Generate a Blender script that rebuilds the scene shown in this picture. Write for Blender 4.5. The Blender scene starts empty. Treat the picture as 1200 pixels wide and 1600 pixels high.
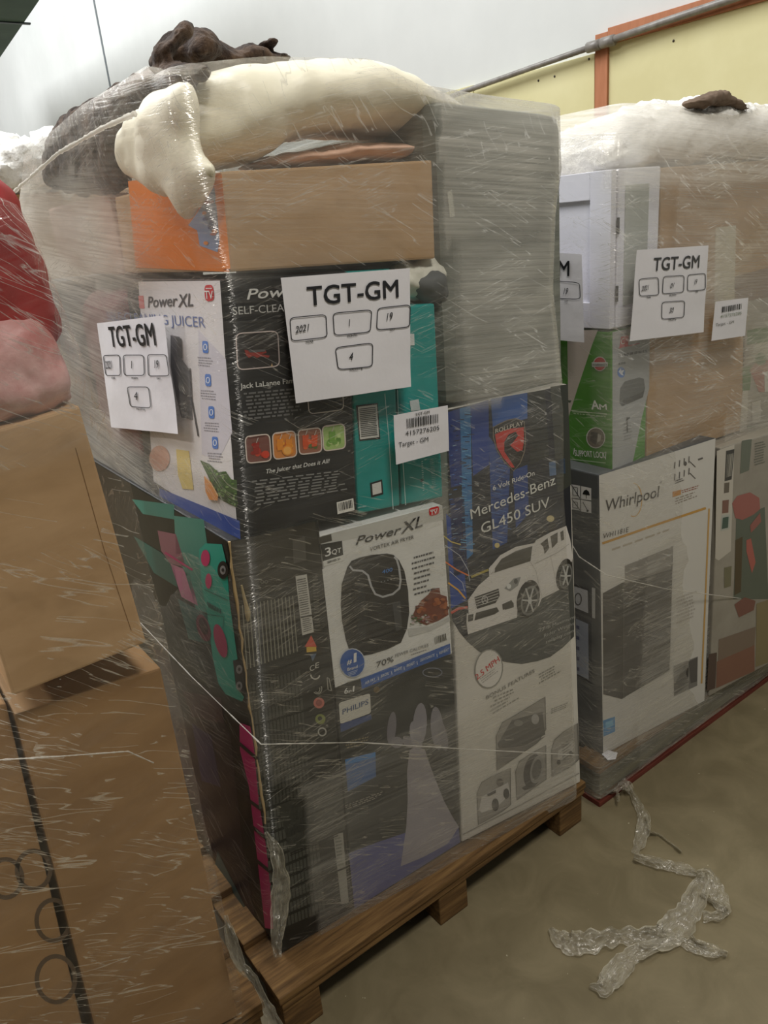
import bpy, bmesh, math, random
from mathutils import Vector, Matrix, noise
random.seed(7)
PI = math.pi
S = bpy.context.scene
COL = S.collection

# ------------------------------------------------------------------ camera
CAM = Vector((0, 0, 1.7))
F = 1200.0
def _n(v): return v.normalized()
def _cam(px, py): return Vector((px - 600.0, py - 800.0, F))
_down = _n(_cam(900, 3950)); _x = _cam(2396, 155); _x = _n(_x - _down * _x.dot(_down)); _y = (-_down).cross(_x)
ROT = Matrix((_x, _y, -_down))                 # camera frame -> world
def ray(px, py): return ROT @ _n(_cam(px, py))
cam = bpy.data.cameras.new('camera'); cam.sensor_fit = 'VERTICAL'; cam.sensor_height = 36; cam.lens = 36 * F / 1600
cam.clip_start = 0.02; cam.clip_end = 200
camo = bpy.data.objects.new('camera', cam); COL.objects.link(camo)
M = Matrix.Identity(4)
for i, c in enumerate((ROT @ Vector((1, 0, 0)), ROT @ Vector((0, -1, 0)), ROT @ Vector((0, 0, -1)), CAM)):
    for r in range(3): M[r][i] = c[r]
camo.matrix_world = M
S.camera = camo

# ------------------------------------------------------------------ light
w = bpy.data.worlds.new('world'); S.world = w; w.use_nodes = True
bg = w.node_tree.nodes['Background']; bg.inputs[0].default_value = (0.86, 0.93, 1.0, 1); bg.inputs[1].default_value = 0.05
def area(loc, size, power, col=(1, .95, .87), aim=None, sy=None):
    l = bpy.data.lights.new('overhead_light', 'AREA'); l.energy = power; l.color = col; l.size = size
    if sy: l.shape = 'RECTANGLE'; l.size_y = sy
    o = bpy.data.objects.new('overhead_light', l); COL.objects.link(o); o.location = loc
    d = Vector(aim) - Vector(loc) if aim else Vector((0, 0, -1))
    o.rotation_euler = d.to_track_quat('-Z', 'Y').to_euler()
area((0.5, -0.65, 4.3), 0.7, 84)  # unseen lamp placed low to make the load fronts dim downward
area((-3.2, 4.2, 4.6), 0.5, 150)
area((-1.2, 9.0, 7.6), 5.0, 1800, (.97, .985, 1.0), sy=15)  # oversized unseen light added to brighten the white wall evenly
S.view_settings.view_transform = 'Standard'; S.view_settings.look = 'None'
S.view_settings.exposure = 0.0; S.view_settings.gamma = 1.0; S.view_settings.use_curve_mapping = False

# ------------------------------------------------------------------ helpers: placing
def hit(px, py, P, N):
    d = ray(px, py); return CAM + d * ((P - CAM).dot(N) / d.dot(N))
def onz(px, py, z): return hit(px, py, Vector((0, 0, z)), Vector((0, 0, 1)))
def ony(px, py, y): return hit(px, py, Vector((0, y, 0)), Vector((0, 1, 0)))
def onx(px, py, x): return hit(px, py, Vector((x, 0, 0)), Vector((1, 0, 0)))
class Face:                                    # a flat side of a carton
    def __init__(s, a, b, c):
        s.P = Vector(a); n = (Vector(b) - s.P).cross(Vector(c) - s.P).normalized()
        if n.dot(CAM - s.P) < 0: n = -n
        s.N = n
    def at(s, p, lift=0.0): return hit(p[0], p[1], s.P + s.N * lift, s.N)
def Z(ox, oy, k):                              # enlarged-crop coordinates -> frame pixels
    def f(*a):
        if len(a) == 2 and not hasattr(a[0], '__len__'): return (ox + a[0] / k, oy + a[1] / k)
        return [(ox + x / k, oy + y / k) for x, y in a]
    return f

# ------------------------------------------------------------------ helpers: materials
def s2l(c): c /= 255.0; return c / 12.92 if c <= .04045 else ((c + .055) / 1.055) ** 2.4
def rgb(r, g, b): return (s2l(r), s2l(g), s2l(b), 1)
_m = {}
def nodes(m): m.use_nodes = True; t = m.node_tree; return t.nodes, t.links, t.nodes['Principled BSDF']
def ink(c, rough=.38, spec=.4):
    k = (c, rough)
    if k in _m: return _m[k]
    m = bpy.data.materials.new('ink_%02x%02x%02x' % c); N, L, b = nodes(m)
    b.inputs['Base Color'].default_value = rgb(*c); b.inputs['Roughness'].default_value = rough
    b.inputs['Specular IOR Level'].default_value = spec
    t = N.new('ShaderNodeTexNoise'); t.inputs['Scale'].default_value = 9; t.inputs['Detail'].default_value = 4
    tc = N.new('ShaderNodeTexCoord'); L.new(tc.outputs['Object'], t.inputs['Vector'])
    bp = N.new('ShaderNodeBump'); bp.inputs['Strength'].default_value = .12; bp.inputs['Distance'].default_value = .01
    L.new(t.outputs[0], bp.inputs['Height']); L.new(bp.outputs[0], b.inputs['Normal'])
    _m[k] = m; return m
def mottled(name, c1, c2, scale=(1, 1, 1), nscale=5, rough=.8, bump=.2, bdist=.01, detail=6, c3=None, spec=.3, sheen=0, lo=.35, hi=.68, fine=0):
    if name in _m: return _m[name]
    m = bpy.data.materials.new(name); N, L, b = nodes(m)
    tc = N.new('ShaderNodeTexCoord'); mp = N.new('ShaderNodeMapping'); mp.inputs['Scale'].default_value = scale
    L.new(tc.outputs['Object'], mp.inputs[0])
    t = N.new('ShaderNodeTexNoise'); t.inputs['Scale'].default_value = nscale; t.inputs['Detail'].default_value = detail; t.inputs['Roughness'].default_value = .6
    L.new(mp.outputs[0], t.inputs['Vector'])
    r = N.new('ShaderNodeValToRGB'); r.color_ramp.elements[0].position = lo; r.color_ramp.elements[1].position = hi
    r.color_ramp.elements[0].color = rgb(*c1); r.color_ramp.elements[1].color = rgb(*c2)
    if c3: e = r.color_ramp.elements.new((lo + hi) / 2); e.color = rgb(*c3)
    L.new(t.outputs[0], r.inputs[0]); L.new(r.outputs[0], b.inputs['Base Color'])
    b.inputs['Roughness'].default_value = rough; b.inputs['Specular IOR Level'].default_value = spec
    if sheen: b.inputs['Sheen Weight'].default_value = sheen
    bp = N.new('ShaderNodeBump'); bp.inputs['Strength'].default_value = bump; bp.inputs['Distance'].default_value = bdist
    src = t.outputs[0]
    if fine:
        t2 = N.new('ShaderNodeTexNoise'); t2.inputs['Scale'].default_value = fine; t2.inputs['Detail'].default_value = 3
        L.new(tc.outputs['Object'], t2.inputs['Vector']); src = t2.outputs[0]
    L.new(src, bp.inputs['Height']); L.new(bp.outputs[0], b.inputs['Normal'])
    _m[name] = m; return m
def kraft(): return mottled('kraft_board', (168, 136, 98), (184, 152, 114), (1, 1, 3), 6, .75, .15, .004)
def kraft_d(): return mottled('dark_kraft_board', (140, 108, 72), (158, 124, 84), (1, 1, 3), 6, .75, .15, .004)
def grey_carton(): return mottled('grey_wrapped_board', (104, 107, 99), (130, 132, 122), (1, 1, 12), 4, .5, .5, .006)
def wood(): return mottled('pallet_wood', (84, 62, 36), (134, 104, 64), (2, 26, 26), 3, .8, .4, .004, c3=(112, 84, 50))
def wood_y(): return mottled('pallet_wood_cross', (80, 58, 34), (128, 98, 60), (26, 2, 26), 3, .75, .5, .006)
def old_wood(): return mottled('old_grey_wood', (80, 80, 66), (122, 116, 92), (1.5, 14, 14), 3, .8, .5, .006)
def red_wood(): return mottled('red_painted_wood', (92, 40, 32), (124, 62, 48), (1.5, 10, 10), 4, .75, .4, .004)

def film_mat(name, base=.13, streak=.50, gloss=.13, tilt=.10, col=(232, 228, 218), crease=.6, dens=150, rough=.2):
    """clear stretch film: see-through, hazed where layers stick together, with glossy creases"""
    m = bpy.data.materials.new(name); m.use_nodes = True; T = m.node_tree; N, L = T.nodes, T.links; N.clear()
    out = N.new('ShaderNodeOutputMaterial'); uv = N.new('ShaderNodeUVMap'); uv.uv_map = 'UVMap'
    def mth(op, a, b=None, clamp=False):
        x = N.new('ShaderNodeMath'); x.operation = op; x.use_clamp = clamp
        for i, v in enumerate((a, b)):
            if v is None: continue
            if isinstance(v, (int, float)): x.inputs[i].default_value = v
            else: L.new(v, x.inputs[i])
        return x.outputs[0]
    def nz(sx, sy, rot, det=3, dist=0.0, sc=1.0):
        mp = N.new('ShaderNodeMapping'); mp.inputs['Rotation'].default_value = (0, 0, rot); mp2 = N.new('ShaderNodeMapping'); mp2.inputs['Scale'].default_value = (sx, sy, 1)
        L.new(uv.outputs[0], mp.inputs[0]); L.new(mp.outputs[0], mp2.inputs[0])
        t = N.new('ShaderNodeTexNoise'); t.inputs['Scale'].default_value = sc; t.inputs['Detail'].default_value = det; t.inputs['Distortion'].default_value = dist
        L.new(mp2.outputs[0], t.inputs['Vector']); return t.outputs[0]
    s1 = nz(2.2, dens, tilt, 3); s2 = nz(4, dens * .7, -tilt * 2.2, 3); s3 = nz(3, dens * .35, .5, 2); cloud = nz(3, 7, 0, 3, .6); fine = nz(2.5, dens * 2.6, tilt * .6, 2)
    def ridge(v, w): return mth('SUBTRACT', 1.0, mth('DIVIDE', mth('ABSOLUTE', mth('SUBTRACT', v, .5)), w), True)
    at = N.new('ShaderNodeAttribute'); at.attribute_name = 'wraps'; wr = at.outputs['Fac']
    st = mth('MULTIPLY', mth('SUBTRACT', mth('ADD', mth('MULTIPLY', s1, .6), mth('MULTIPLY', fine, .4)), .36, True), 3.4, True)
    cl = mth('MULTIPLY', mth('SUBTRACT', cloud, .28, True), 2.2, True)
    hz = mth('ADD', mth('MULTIPLY', mth('MULTIPLY', st, cl), streak), base)
    hz = mth('MULTIPLY', hz, wr)
    hz = mth('ADD', hz, mth('MULTIPLY', mth('SUBTRACT', wr, 1.0, True), mth('ADD', .22, mth('MULTIPLY', cloud, .3))))
    cr = mth('MULTIPLY', ridge(s2, .012), mth('GREATER_THAN', cloud, .50))
    cr2 = mth('MULTIPLY', ridge(s3, .012), mth('GREATER_THAN', nz(9, 12, .3, 2), .51))
    cr = mth('MAXIMUM', cr, cr2)
    hz = mth('ADD', hz, mth('MULTIPLY', cr, .5 * crease), True)  # creases whitened in the colour, standing in for glints
    hz = mth('MINIMUM', hz, .93)
    bp = N.new('ShaderNodeBump'); bp.inputs['Strength'].default_value = 1.0; bp.inputs['Distance'].default_value = .0025
    L.new(mth('ADD', mth('ADD', s1, mth('MULTIPLY', s3, .8)), mth('MULTIPLY', fine, .35)), bp.inputs['Height'])
    df = N.new('ShaderNodeBsdfDiffuse'); df.inputs[0].default_value = rgb(*col); 
    tl = N.new('ShaderNodeBsdfTranslucent'); tl.inputs[0].default_value = rgb(*col)
    mx0 = N.new('ShaderNodeMixShader'); mx0.inputs[0].default_value = .35; L.new(df.outputs[0], mx0.inputs[1]); L.new(tl.outputs[0], mx0.inputs[2])
    tr = N.new('ShaderNodeBsdfTransparent')
    mx = N.new('ShaderNodeMixShader'); L.new(hz, mx.inputs[0]); L.new(tr.outputs[0], mx.inputs[1]); L.new(mx0.outputs[0], mx.inputs[2])
    gl = N.new('ShaderNodeBsdfGlossy'); gl.inputs['Roughness'].default_value = rough; gl.inputs[0].default_value = (1, .98, .95, 1); L.new(bp.outputs[0], gl.inputs['Normal'])
    fr = N.new('ShaderNodeLayerWeight'); fr.inputs[0].default_value = .25
    gf = mth('ADD', mth('MULTIPLY', fr.outputs['Fresnel'], gloss * 1.2), mth('MULTIPLY', cr, crease * .5), True)
    gf = mth('MULTIPLY', mth('ADD', gf, gloss * .3), mth('ADD', mth('MULTIPLY', wr, .5), .35), True)
    mx2 = N.new('ShaderNodeMixShader'); L.new(gf, mx2.inputs[0]); L.new(mx.outputs[0], mx2.inputs[1]); L.new(gl.outputs[0], mx2.inputs[2])
    L.new(mx2.outputs[0], out.inputs[0]); return m
FILM = film_mat('stretch_film')
FILM_L = film_mat('stretch_film_creased', base=.07, streak=.30, gloss=.12, tilt=-.35, crease=.9, dens=90)
FILM_S = film_mat('loose_film', base=.22, streak=.45, gloss=.35, tilt=.1, crease=.5, dens=60, col=(226, 220, 200))

# ------------------------------------------------------------------ helpers: objects
def tag(o, label=None, cat=None, group=None, kind=None):
    if label: o['label'] = label
    if cat: o['category'] = cat
    if group: o['group'] = group
    if kind: o['kind'] = kind
    return o
def empty(name, loc, label=None, cat=None, group=None):
    o = bpy.data.objects.new(name, None); COL.objects.link(o); o.location = loc; o.empty_display_size = .05
    return tag(o, label, cat, group)
def link(name, me, mats, parent=None, smooth=False, origin=None):
    """world-space mesh -> object (kept in place when parented to an empty)"""
    o = bpy.data.objects.new(name, me); COL.objects.link(o)
    if not isinstance(mats, (list, tuple)): mats = [mats]
    if len(me.materials) == 0:
        for m in mats: me.materials.append(m)
    off = parent.location if parent else (origin or Vector())
    base = Vector(off)
    if parent and parent.parent: base = base + parent.parent.location
    me.transform(Matrix.Translation(-base))
    if parent: o.parent = parent
    elif origin: o.location = origin
    if smooth:
        for p in me.polygons: p.use_smooth = True
    return o
def mesh_of(verts, faces, name='m'):
    me = bpy.data.meshes.new(name); me.from_pydata([tuple(v) for v in verts], [], faces); me.update(); return me
def hexa_bm(bm, q, back, bevel=.003):
    """q = front TL TR BR BL, back = same four at the back"""
    vs = [bm.verts.new(v) for v in list(q) + list(back)]
    fs = [(0, 3, 2, 1), (4, 5, 6, 7), (0, 1, 5, 4), (1, 2, 6, 5), (2, 3, 7, 6), (3, 0, 4, 7)]
    fl = [bm.faces.new([vs[i] for i in f]) for f in fs]
    bmesh.ops.recalc_face_normals(bm, faces=fl)
    if bevel:
        es = list({e for f in fl for e in f.edges}); bmesh.ops.bevel(bm, geom=es, offset=bevel, segments=2, affect='EDGES', profile=.6)
def box_bm(bm, x0, x1, y0, y1, z0, z1, bevel=.002):
    hexa_bm(bm, [Vector((x0, y0, z1)), Vector((x1, y0, z1)), Vector((x1, y0, z0)), Vector((x0, y0, z0))],
            [Vector((x0, y1, z1)), Vector((x1, y1, z1)), Vector((x1, y1, z0)), Vector((x0, y1, z0))], bevel)
def to_me(bm, name='m'):
    me = bpy.data.meshes.new(name); bm.to_mesh(me); bm.free(); return me
def box(name, x0, x1, y0, y1, z0, z1, mat, parent=None, bevel=.002, origin=None):
    bm = bmesh.new(); box_bm(bm, x0, x1, y0, y1, z0, z1, bevel); return link(name, to_me(bm, name), mat, parent, origin=origin)
def tube_me(pts, r, seg=8, closed_r=None):
    vs, fs = [], []
    n = len(pts)
    for i, p in enumerate(pts):
        d = (Vector(pts[min(i + 1, n - 1)]) - Vector(pts[max(i - 1, 0)])).normalized()
        a = d.cross(Vector((0, 0, 1)));  a = a.normalized() if a.length > .01 else Vector((1, 0, 0)); b = d.cross(a)
        rr = r[i] if isinstance(r, (list, tuple)) else r
        for k in range(seg):
            t = 2 * PI * k / seg; vs.append(Vector(p) + (a * math.cos(t) + b * math.sin(t)) * rr)
    for i in range(n - 1):
        for k in range(seg):
            k2 = (k + 1) % seg; fs.append((i * seg + k, i * seg + k2, (i + 1) * seg + k2, (i + 1) * seg + k))
    fs.append(tuple(range(seg))[::-1]); fs.append(tuple((n - 1) * seg + k for k in range(seg)))
    return mesh_of(vs, fs)

_tc = {}
def text_geo(s, bold=0, shear=0):
    k = (s, bold, shear)
    if k in _tc: return _tc[k]
    c = bpy.data.curves.new('t', 'FONT'); c.body = s; c.size = 1; c.offset = bold; c.shear = shear; c.resolution_u = 3
    o = bpy.data.objects.new('t', c); COL.objects.link(o); bpy.context.view_layer.update()
    me = o.to_mesh(); vs = [(v.co.x, v.co.y) for v in me.vertices]; fs = [tuple(p.vertices) for p in me.polygons]; o.to_mesh_clear()
    bpy.data.objects.remove(o); bpy.data.curves.remove(c)
    x0 = min(v[0] for v in vs); x1 = max(v[0] for v in vs)
    r = ([((v[0] - x0) / max(x1 - x0, .01), v[1] / .73) for v in vs], fs); _tc[k] = r; return r

class Print:
    """ink on one flat side: coloured shapes and lettering collected into one mesh"""
    STEP = .0004
    def __init__(s, face, warp=None): s.f = face; s.v = []; s.fc = []; s.mi = []; s.mats = []; s.warp = warp; s.base = 0.0
    def _mat(s, c, rough=.38):
        m = ink(c, rough) if isinstance(c, tuple) else c
        if m not in s.mats: s.mats.append(m)
        return s.mats.index(m)
    def _pt(s, p, lay):
        P = s.f.at(p, s.base + lay * s.STEP); return P
    def _add(s, vs, fs, mi):
        b = len(s.v); s.v += vs; s.fc += [tuple(b + i for i in f) for f in fs]; s.mi += [mi] * len(fs)
    def poly(s, pts, c, lay=1): 
        s._add([s._pt(p, lay) for p in pts], [tuple(range(len(pts)))], s._mat(c))
    def ell(s, cx, cy, rx, ry, c, lay=2, n=20, rot=0):
        s.poly([(cx + rx * math.cos(t) * math.cos(rot) - ry * math.sin(t) * math.sin(rot), cy + rx * math.cos(t) * math.sin(rot) + ry * math.sin(t) * math.cos(rot)) for t in [2 * PI * i / n for i in range(n)]], c, lay)
    def ring(s, cx, cy, rx, ry, w, c, lay=2, n=24, a0=0, a1=2 * PI):
        s.line([(cx + rx * math.cos(a0 + (a1 - a0) * i / n), cy + ry * math.sin(a0 + (a1 - a0) * i / n)) for i in range(n + 1)], w, c, lay)
    def line(s, pts, w, c, lay=2, closed=False):
        if closed: pts = list(pts) + [pts[0]]
        L, R = [], []
        n = len(pts)
        for i, p in enumerate(pts):
            a = pts[i - 1] if i > 0 else (pts[-2] if closed else p); b = pts[i + 1] if i < n - 1 else (pts[1] if closed else p)
            dx, dy = b[0] - a[0], b[1] - a[1]; l = math.hypot(dx, dy) or 1
            nx, ny = -dy / l * w / 2, dx / l * w / 2; L.append((p[0] + nx, p[1] + ny)); R.append((p[0] - nx, p[1] - ny))
        s._add([s._pt(p, lay) for p in L + R], [(i, i + 1, n + i + 1, n + i) for i in range(n - 1)], s._mat(c))
    def rquad(s, q, c=None, lay=1, r=.2, outline=None, w=1.4, n=4):
        """rounded quad; q = TL TR BR BL"""
        pts = []
        for i in range(4):
            p = q[i]; a = q[i - 1]; b = q[(i + 1) % 4]
            pa = (p[0] + (a[0] - p[0]) * r, p[1] + (a[1] - p[1]) * r); pb = (p[0] + (b[0] - p[0]) * r, p[1] + (b[1] - p[1]) * r)
            for k in range(n + 1):
                t = k / n; pts.append(((1 - t) ** 2 * pa[0] + 2 * t * (1 - t) * p[0] + t * t * pb[0], (1 - t) ** 2 * pa[1] + 2 * t * (1 - t) * p[1] + t * t * pb[1]))
        if c: s.poly(pts, c, lay)
        if outline: s.line(pts, w, outline, lay + 1, True)
    def bil(s, q, u, v):
        a, b, c, d = q
        return tuple((a[i] * (1 - u) + b[i] * u) * (1 - v) + (d[i] * (1 - u) + c[i] * u) * v for i in (0, 1))
    def text(s, t, p0, p1, h, c, lay=3, bold=0, shear=0):
        off = bold * .35; bold = 0
        g, fs = text_geo(t, bold, shear); A = s._pt(p0, lay); B = s._pt(p1, lay)
        u = B - A; up = s.f.N.cross(u).normalized()
        if up.z < 0 and abs(up.z) > .3: up = -up
        hh = (s._pt((p0[0], p0[1] - h), lay) - A).length
        for ox, oy in (((-off, -off), (off, -off), (off, off), (-off, off), (0, 0)) if off else ((0, 0),)):
            A = A + s.f.N * .00006
            s._add([A + u * x + up * (hh * y) + (u.normalized() * ox + up * oy) * hh * 1.3 for x, y in g], fs, s._mat(c))
    def bars(s, q, c, lay=3, n=22, seed=1):
        rr = random.Random(seed); x = 0.0; out = []
        while x < 1:
            wv = rr.choice((.6, 1, 1.6)) / n; out.append((x, min(x + wv, 1))); x += wv + rr.choice((.6, 1, 1.4)) / n
        for a, b in out: s.poly([s.bil(q, a, 0), s.bil(q, b, 0), s.bil(q, b, 1), s.bil(q, a, 1)], c, lay)
    def lines(s, q, n, c, lay=2, seed=3, fill=.45, gap=.03, ragged=.25):
        """small print too fine to read: rows of word-long strokes"""
        rr = random.Random(seed)
        for i in range(n):
            v0 = (i + .25) / n; v1 = v0 + fill / n; x = rr.uniform(0, ragged * .4); end = 1 - rr.uniform(0, ragged)
            while x < end:
                wv = min(rr.uniform(.04, .13), end - x)
                s.poly([s.bil(q, x, v0), s.bil(q, x + wv, v0), s.bil(q, x + wv, v1), s.bil(q, x, v1)], c, lay); x += wv + gap
    def build(s, name, parent, label=None):
        if s.warp: s.v = [s.warp(Vector(v)) for v in s.v]
        me = mesh_of(s.v, s.fc, name)
        for m in s.mats: me.materials.append(m)
        for p, i in zip(me.polygons, s.mi): p.material_index = i
        o = link(name, me, [], parent)
        if label: o['label'] = label
        return o

def carton(name, q, plane, depth, mat, label, cat='box', backdx=0, backdz=0, group=None, bevel=.004, part='carton_body'):
    """carton with its front side in a given plane; returns empty, front side, left side, corner points"""
    if isinstance(plane, (int, float)): f = Face((0, plane, 0), (1, plane, 0), (0, plane, 1))
    else: f = plane
    Q = [f.at(p) for p in q]
    dv = Vector((backdx, depth, backdz)); B = [v + dv for v in Q]
    base = (Q[2] + Q[3] + B[2] + B[3]) / 4
    e = empty(name, base, label, cat, group)
    bm = bmesh.new(); hexa_bm(bm, Q, B, bevel)
    link(part, to_me(bm), mat, e)
    left = Face(Q[0], Q[3], B[3])
    return e, f, left, Q, B

def remesh(me, voxel, smooth=3):
    o = bpy.data.objects.new('t', me); COL.objects.link(o)
    m = o.modifiers.new('r', 'REMESH'); m.mode = 'VOXEL'; m.voxel_size = voxel
    if smooth: s = o.modifiers.new('s', 'SMOOTH'); s.iterations = smooth
    dg = bpy.context.evaluated_depsgraph_get(); dg.update()
    r = bpy.data.meshes.new_from_object(o.evaluated_get(dg)); bpy.data.objects.remove(o); return r
def puff(vs, fs, pts3, N, thick, R, cell=.012, power=.5, back=1.0):
    """inflate a closed 3D outline lying in one plane to a rounded body"""
    O = sum(pts3, Vector()) / len(pts3); N = N.normalized()
    U = N.cross(Vector((0, 0, 1))).normalized(); W = U.cross(N)
    P = [((p - O).dot(U), (p - O).dot(W)) for p in pts3]; n = len(P)
    def inside(x, y):
        c = False; j = n - 1
        for i in range(n):
            if (P[i][1] > y) != (P[j][1] > y) and x < (P[j][0] - P[i][0]) * (y - P[i][1]) / (P[j][1] - P[i][1]) + P[i][0]: c = not c
            j = i
        return c
    def near(x, y):
        best = 9; bp = None
        for i in range(n):
            ax, ay = P[i]; bx, by = P[(i + 1) % n]; dx, dy = bx - ax, by - ay
            t = max(0, min(1, ((x - ax) * dx + (y - ay) * dy) / (dx * dx + dy * dy + 1e-12))); qx, qy = ax + dx * t, ay + dy * t
            d = math.hypot(x - qx, y - qy)
            if d < best: best = d; bp = (qx, qy)
        return best, bp
    x0 = min(p[0] for p in P) - cell; x1 = max(p[0] for p in P) + cell; y0 = min(p[1] for p in P) - cell; y1 = max(p[1] for p in P) + cell
    nx = int((x1 - x0) / cell) + 1; ny = int((y1 - y0) / cell) + 1
    G = {}
    for i in range(nx + 1):
        for j in range(ny + 1):
            x, y = x0 + i * cell, y0 + j * cell; G[i, j] = (x, y, inside(x, y))
    idx = {}
    def vert(i, j):
        if (i, j) in idx: return idx[i, j]
        x, y, ins = G[i, j]; d, b = near(x, y)
        if not ins: vs.append(O + U * b[0] + W * b[1]); k = len(vs) - 1; idx[i, j] = (k, k); return idx[i, j]
        t = min(d / R, 1); h = thick * (1 - (1 - t) ** 2) ** power
        vs.append(O + U * x + W * y + N * h); vs.append(O + U * x + W * y - N * h * back); idx[i, j] = (len(vs) - 2, len(vs) - 1); return idx[i, j]
    for i in range(nx):
        for j in range(ny):
            c = [(i, j), (i + 1, j), (i + 1, j + 1), (i, j + 1)]
            if not any(G[k][2] for k in c): continue
            v = [vert(*k) for k in c]
            fs.append(tuple(a[0] for a in v)); fs.append(tuple(a[1] for a in reversed(v)))
def clean(vs, fs):
    fs = [tuple(dict.fromkeys(f)) for f in fs]; fs = [f for f in fs if len(f) > 2]
    return mesh_of(vs, fs)
def wrinkle(me, amp, sc=8, ridg=True, seed=0, stretch=(1, 1, 1)):
    for v in me.vertices:
        p = Vector((v.co.x * stretch[0], v.co.y * stretch[1], v.co.z * stretch[2])) * sc + Vector((seed, seed * 2, seed * 3))
        n = noise.turbulence(p, 3, ridg) - .5 if ridg else noise.fractal(p, 1, 2, 3)
        v.co += v.normal * n * amp
def film_sheet(rows, wraps=None, uvs=(1, 1), seed=0, amp=.004, freq=5):
    """rows: list of lists of points -> film mesh with UVs in metres and the number of wraps as attribute"""
    nr, nc = len(rows), len(rows[0]); vs = []; uv = []; wr = []
    for i, r in enumerate(rows):
        s = 0
        for j, p in enumerate(r):
            if j: s += (p - r[j - 1]).length
            uv.append((s * uvs[0] + seed, p.z * uvs[1] + i * 1e-4)); q = Vector(p)
            d = noise.fractal(Vector((q.x * freq, q.y * freq, q.z * freq * 2.4)) + Vector((seed, 0, 0)), 1, 2, 2) * amp
            vs.append(q + Vector((d, d, 0))); wr.append(wraps(i / (nr - 1), j / (nc - 1), p) if wraps else 1.0)
    fs = [(i * nc + j, i * nc + j + 1, (i + 1) * nc + j + 1, (i + 1) * nc + j) for i in range(nr - 1) for j in range(nc - 1)]
    return vs, fs, uv, wr
def film_obj(name, sheets, mat, label, cat, origin, part=None):
    V, Fc, U, Wr = [], [], [], []
    for vs, fs, uv, wr in sheets:
        b = len(V); V += vs; Fc += [tuple(b + k for k in f) for f in fs]; U += uv; Wr += wr
    me = mesh_of(V, Fc, name); l = me.uv_layers.new(name='UVMap')
    for p in me.polygons:
        for li, vi in zip(p.loop_indices, p.vertices): l.data[li].uv = U[vi]
    a = me.attributes.new('wraps', 'FLOAT', 'POINT')
    for i, x in enumerate(Wr): a.data[i].value = x
    o = link(name, me, mat, smooth=True, origin=Vector(origin)); return tag(o, label, cat)
def lerp(a, b, t): return a + (b - a) * t
def tab(t, z):
    """piecewise-linear table of tuples keyed by first entry"""
    if z <= t[0][0]: return t[0][1:]
    for a, b in zip(t, t[1:]):
        if z <= b[0]:
            k = (z - a[0]) / (b[0] - a[0]); return tuple(lerp(x, y, k) for x, y in zip(a[1:], b[1:]))
    return t[-1][1:]
# ================================================================== SETTING
def structure(o): o['kind'] = 'structure'; return o
m_floor = bpy.data.materials.new('polished_concrete'); N, L, b = nodes(m_floor)
tc = N.new('ShaderNodeTexCoord')
def nt(sc, det=6, dist=0, rough=.6):
    t = N.new('ShaderNodeTexNoise'); t.inputs['Scale'].default_value = sc; t.inputs['Detail'].default_value = det; t.inputs['Distortion'].default_value = dist; t.inputs['Roughness'].default_value = rough
    L.new(tc.outputs['Object'], t.inputs['Vector']); return t
a1 = nt(1.6, 7, .4); a2 = nt(7, 6, .8); a3 = nt(60, 2)
r1 = N.new('ShaderNodeValToRGB'); r1.color_ramp.elements[0].position = .32; r1.color_ramp.elements[1].position = .68
r1.color_ramp.elements[0].color = rgb(126, 116, 92); r1.color_ramp.elements[1].color = rgb(140, 130, 104)
L.new(a1.outputs[0], r1.inputs[0])
r2 = N.new('ShaderNodeValToRGB'); r2.color_ramp.elements[0].position = .36; r2.color_ramp.elements[1].position = .66
r2.color_ramp.elements[0].color = rgb(216, 212, 202); r2.color_ramp.elements[1].color = rgb(255, 252, 246); L.new(a2.outputs[0], r2.inputs[0])
mm = N.new('ShaderNodeMix'); mm.data_type = 'RGBA'; mm.blend_type = 'MULTIPLY'; mm.inputs[0].default_value = .8
L.new(r1.outputs[0], mm.inputs[6]); L.new(r2.outputs[0], mm.inputs[7])
r3 = N.new('ShaderNodeValToRGB'); r3.color_ramp.elements[0].position = .74; r3.color_ramp.elements[1].position = .78; r3.color_ramp.elements[0].color = (0, 0, 0, 1)
L.new(a3.outputs[0], r3.inputs[0]); m3 = N.new('ShaderNodeMix'); m3.data_type = 'RGBA'; m3.inputs[7].default_value = rgb(190, 184, 160)
L.new(r3.outputs[0], m3.inputs[0]); L.new(mm.outputs[2], m3.inputs[6]); L.new(m3.outputs[2], b.inputs['Base Color'])
rr = N.new('ShaderNodeMapRange'); rr.inputs[3].default_value = .38; rr.inputs[4].default_value = .62; L.new(a2.outputs[0], rr.inputs[0]); L.new(rr.outputs[0], b.inputs['Roughness'])
b.inputs['Specular IOR Level'].default_value = .35
bp = N.new('ShaderNodeBump'); bp.inputs['Strength'].default_value = .15; bp.inputs['Distance'].default_value = .01; L.new(a2.outputs[0], bp.inputs['Height']); L.new(bp.outputs[0], b.inputs['Normal'])
structure(box('floor', -8, 3.9, -5, 24, -.1, 0, m_floor, bevel=0))
m_wall = mottled('white_painted_panel', (216, 218, 216), (224, 226, 224), (1, 1, 1), 1.2, .9, .05, .01, spec=.05)
structure(box('wall_right', 3.77, 3.95, -5, 24.2, 0, 8, m_wall, bevel=0))
structure(box('wall_back', -8, 3.77, 24, 24.2, 0, 8, m_wall, bevel=0))
structure(box('ceiling', -8.2, 3.95, -5, 24.2, 8, 8.2, mottled('ceiling_deck', (170, 172, 172), (190, 192, 192), (1, 1, 1), 1, .8, .1, .01), bevel=0))
# seam between two wall panels
structure(box('trim_1', 3.762, 3.771, 10.29, 10.33, 0, 8, ink((120, 126, 130)), bevel=0))
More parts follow.
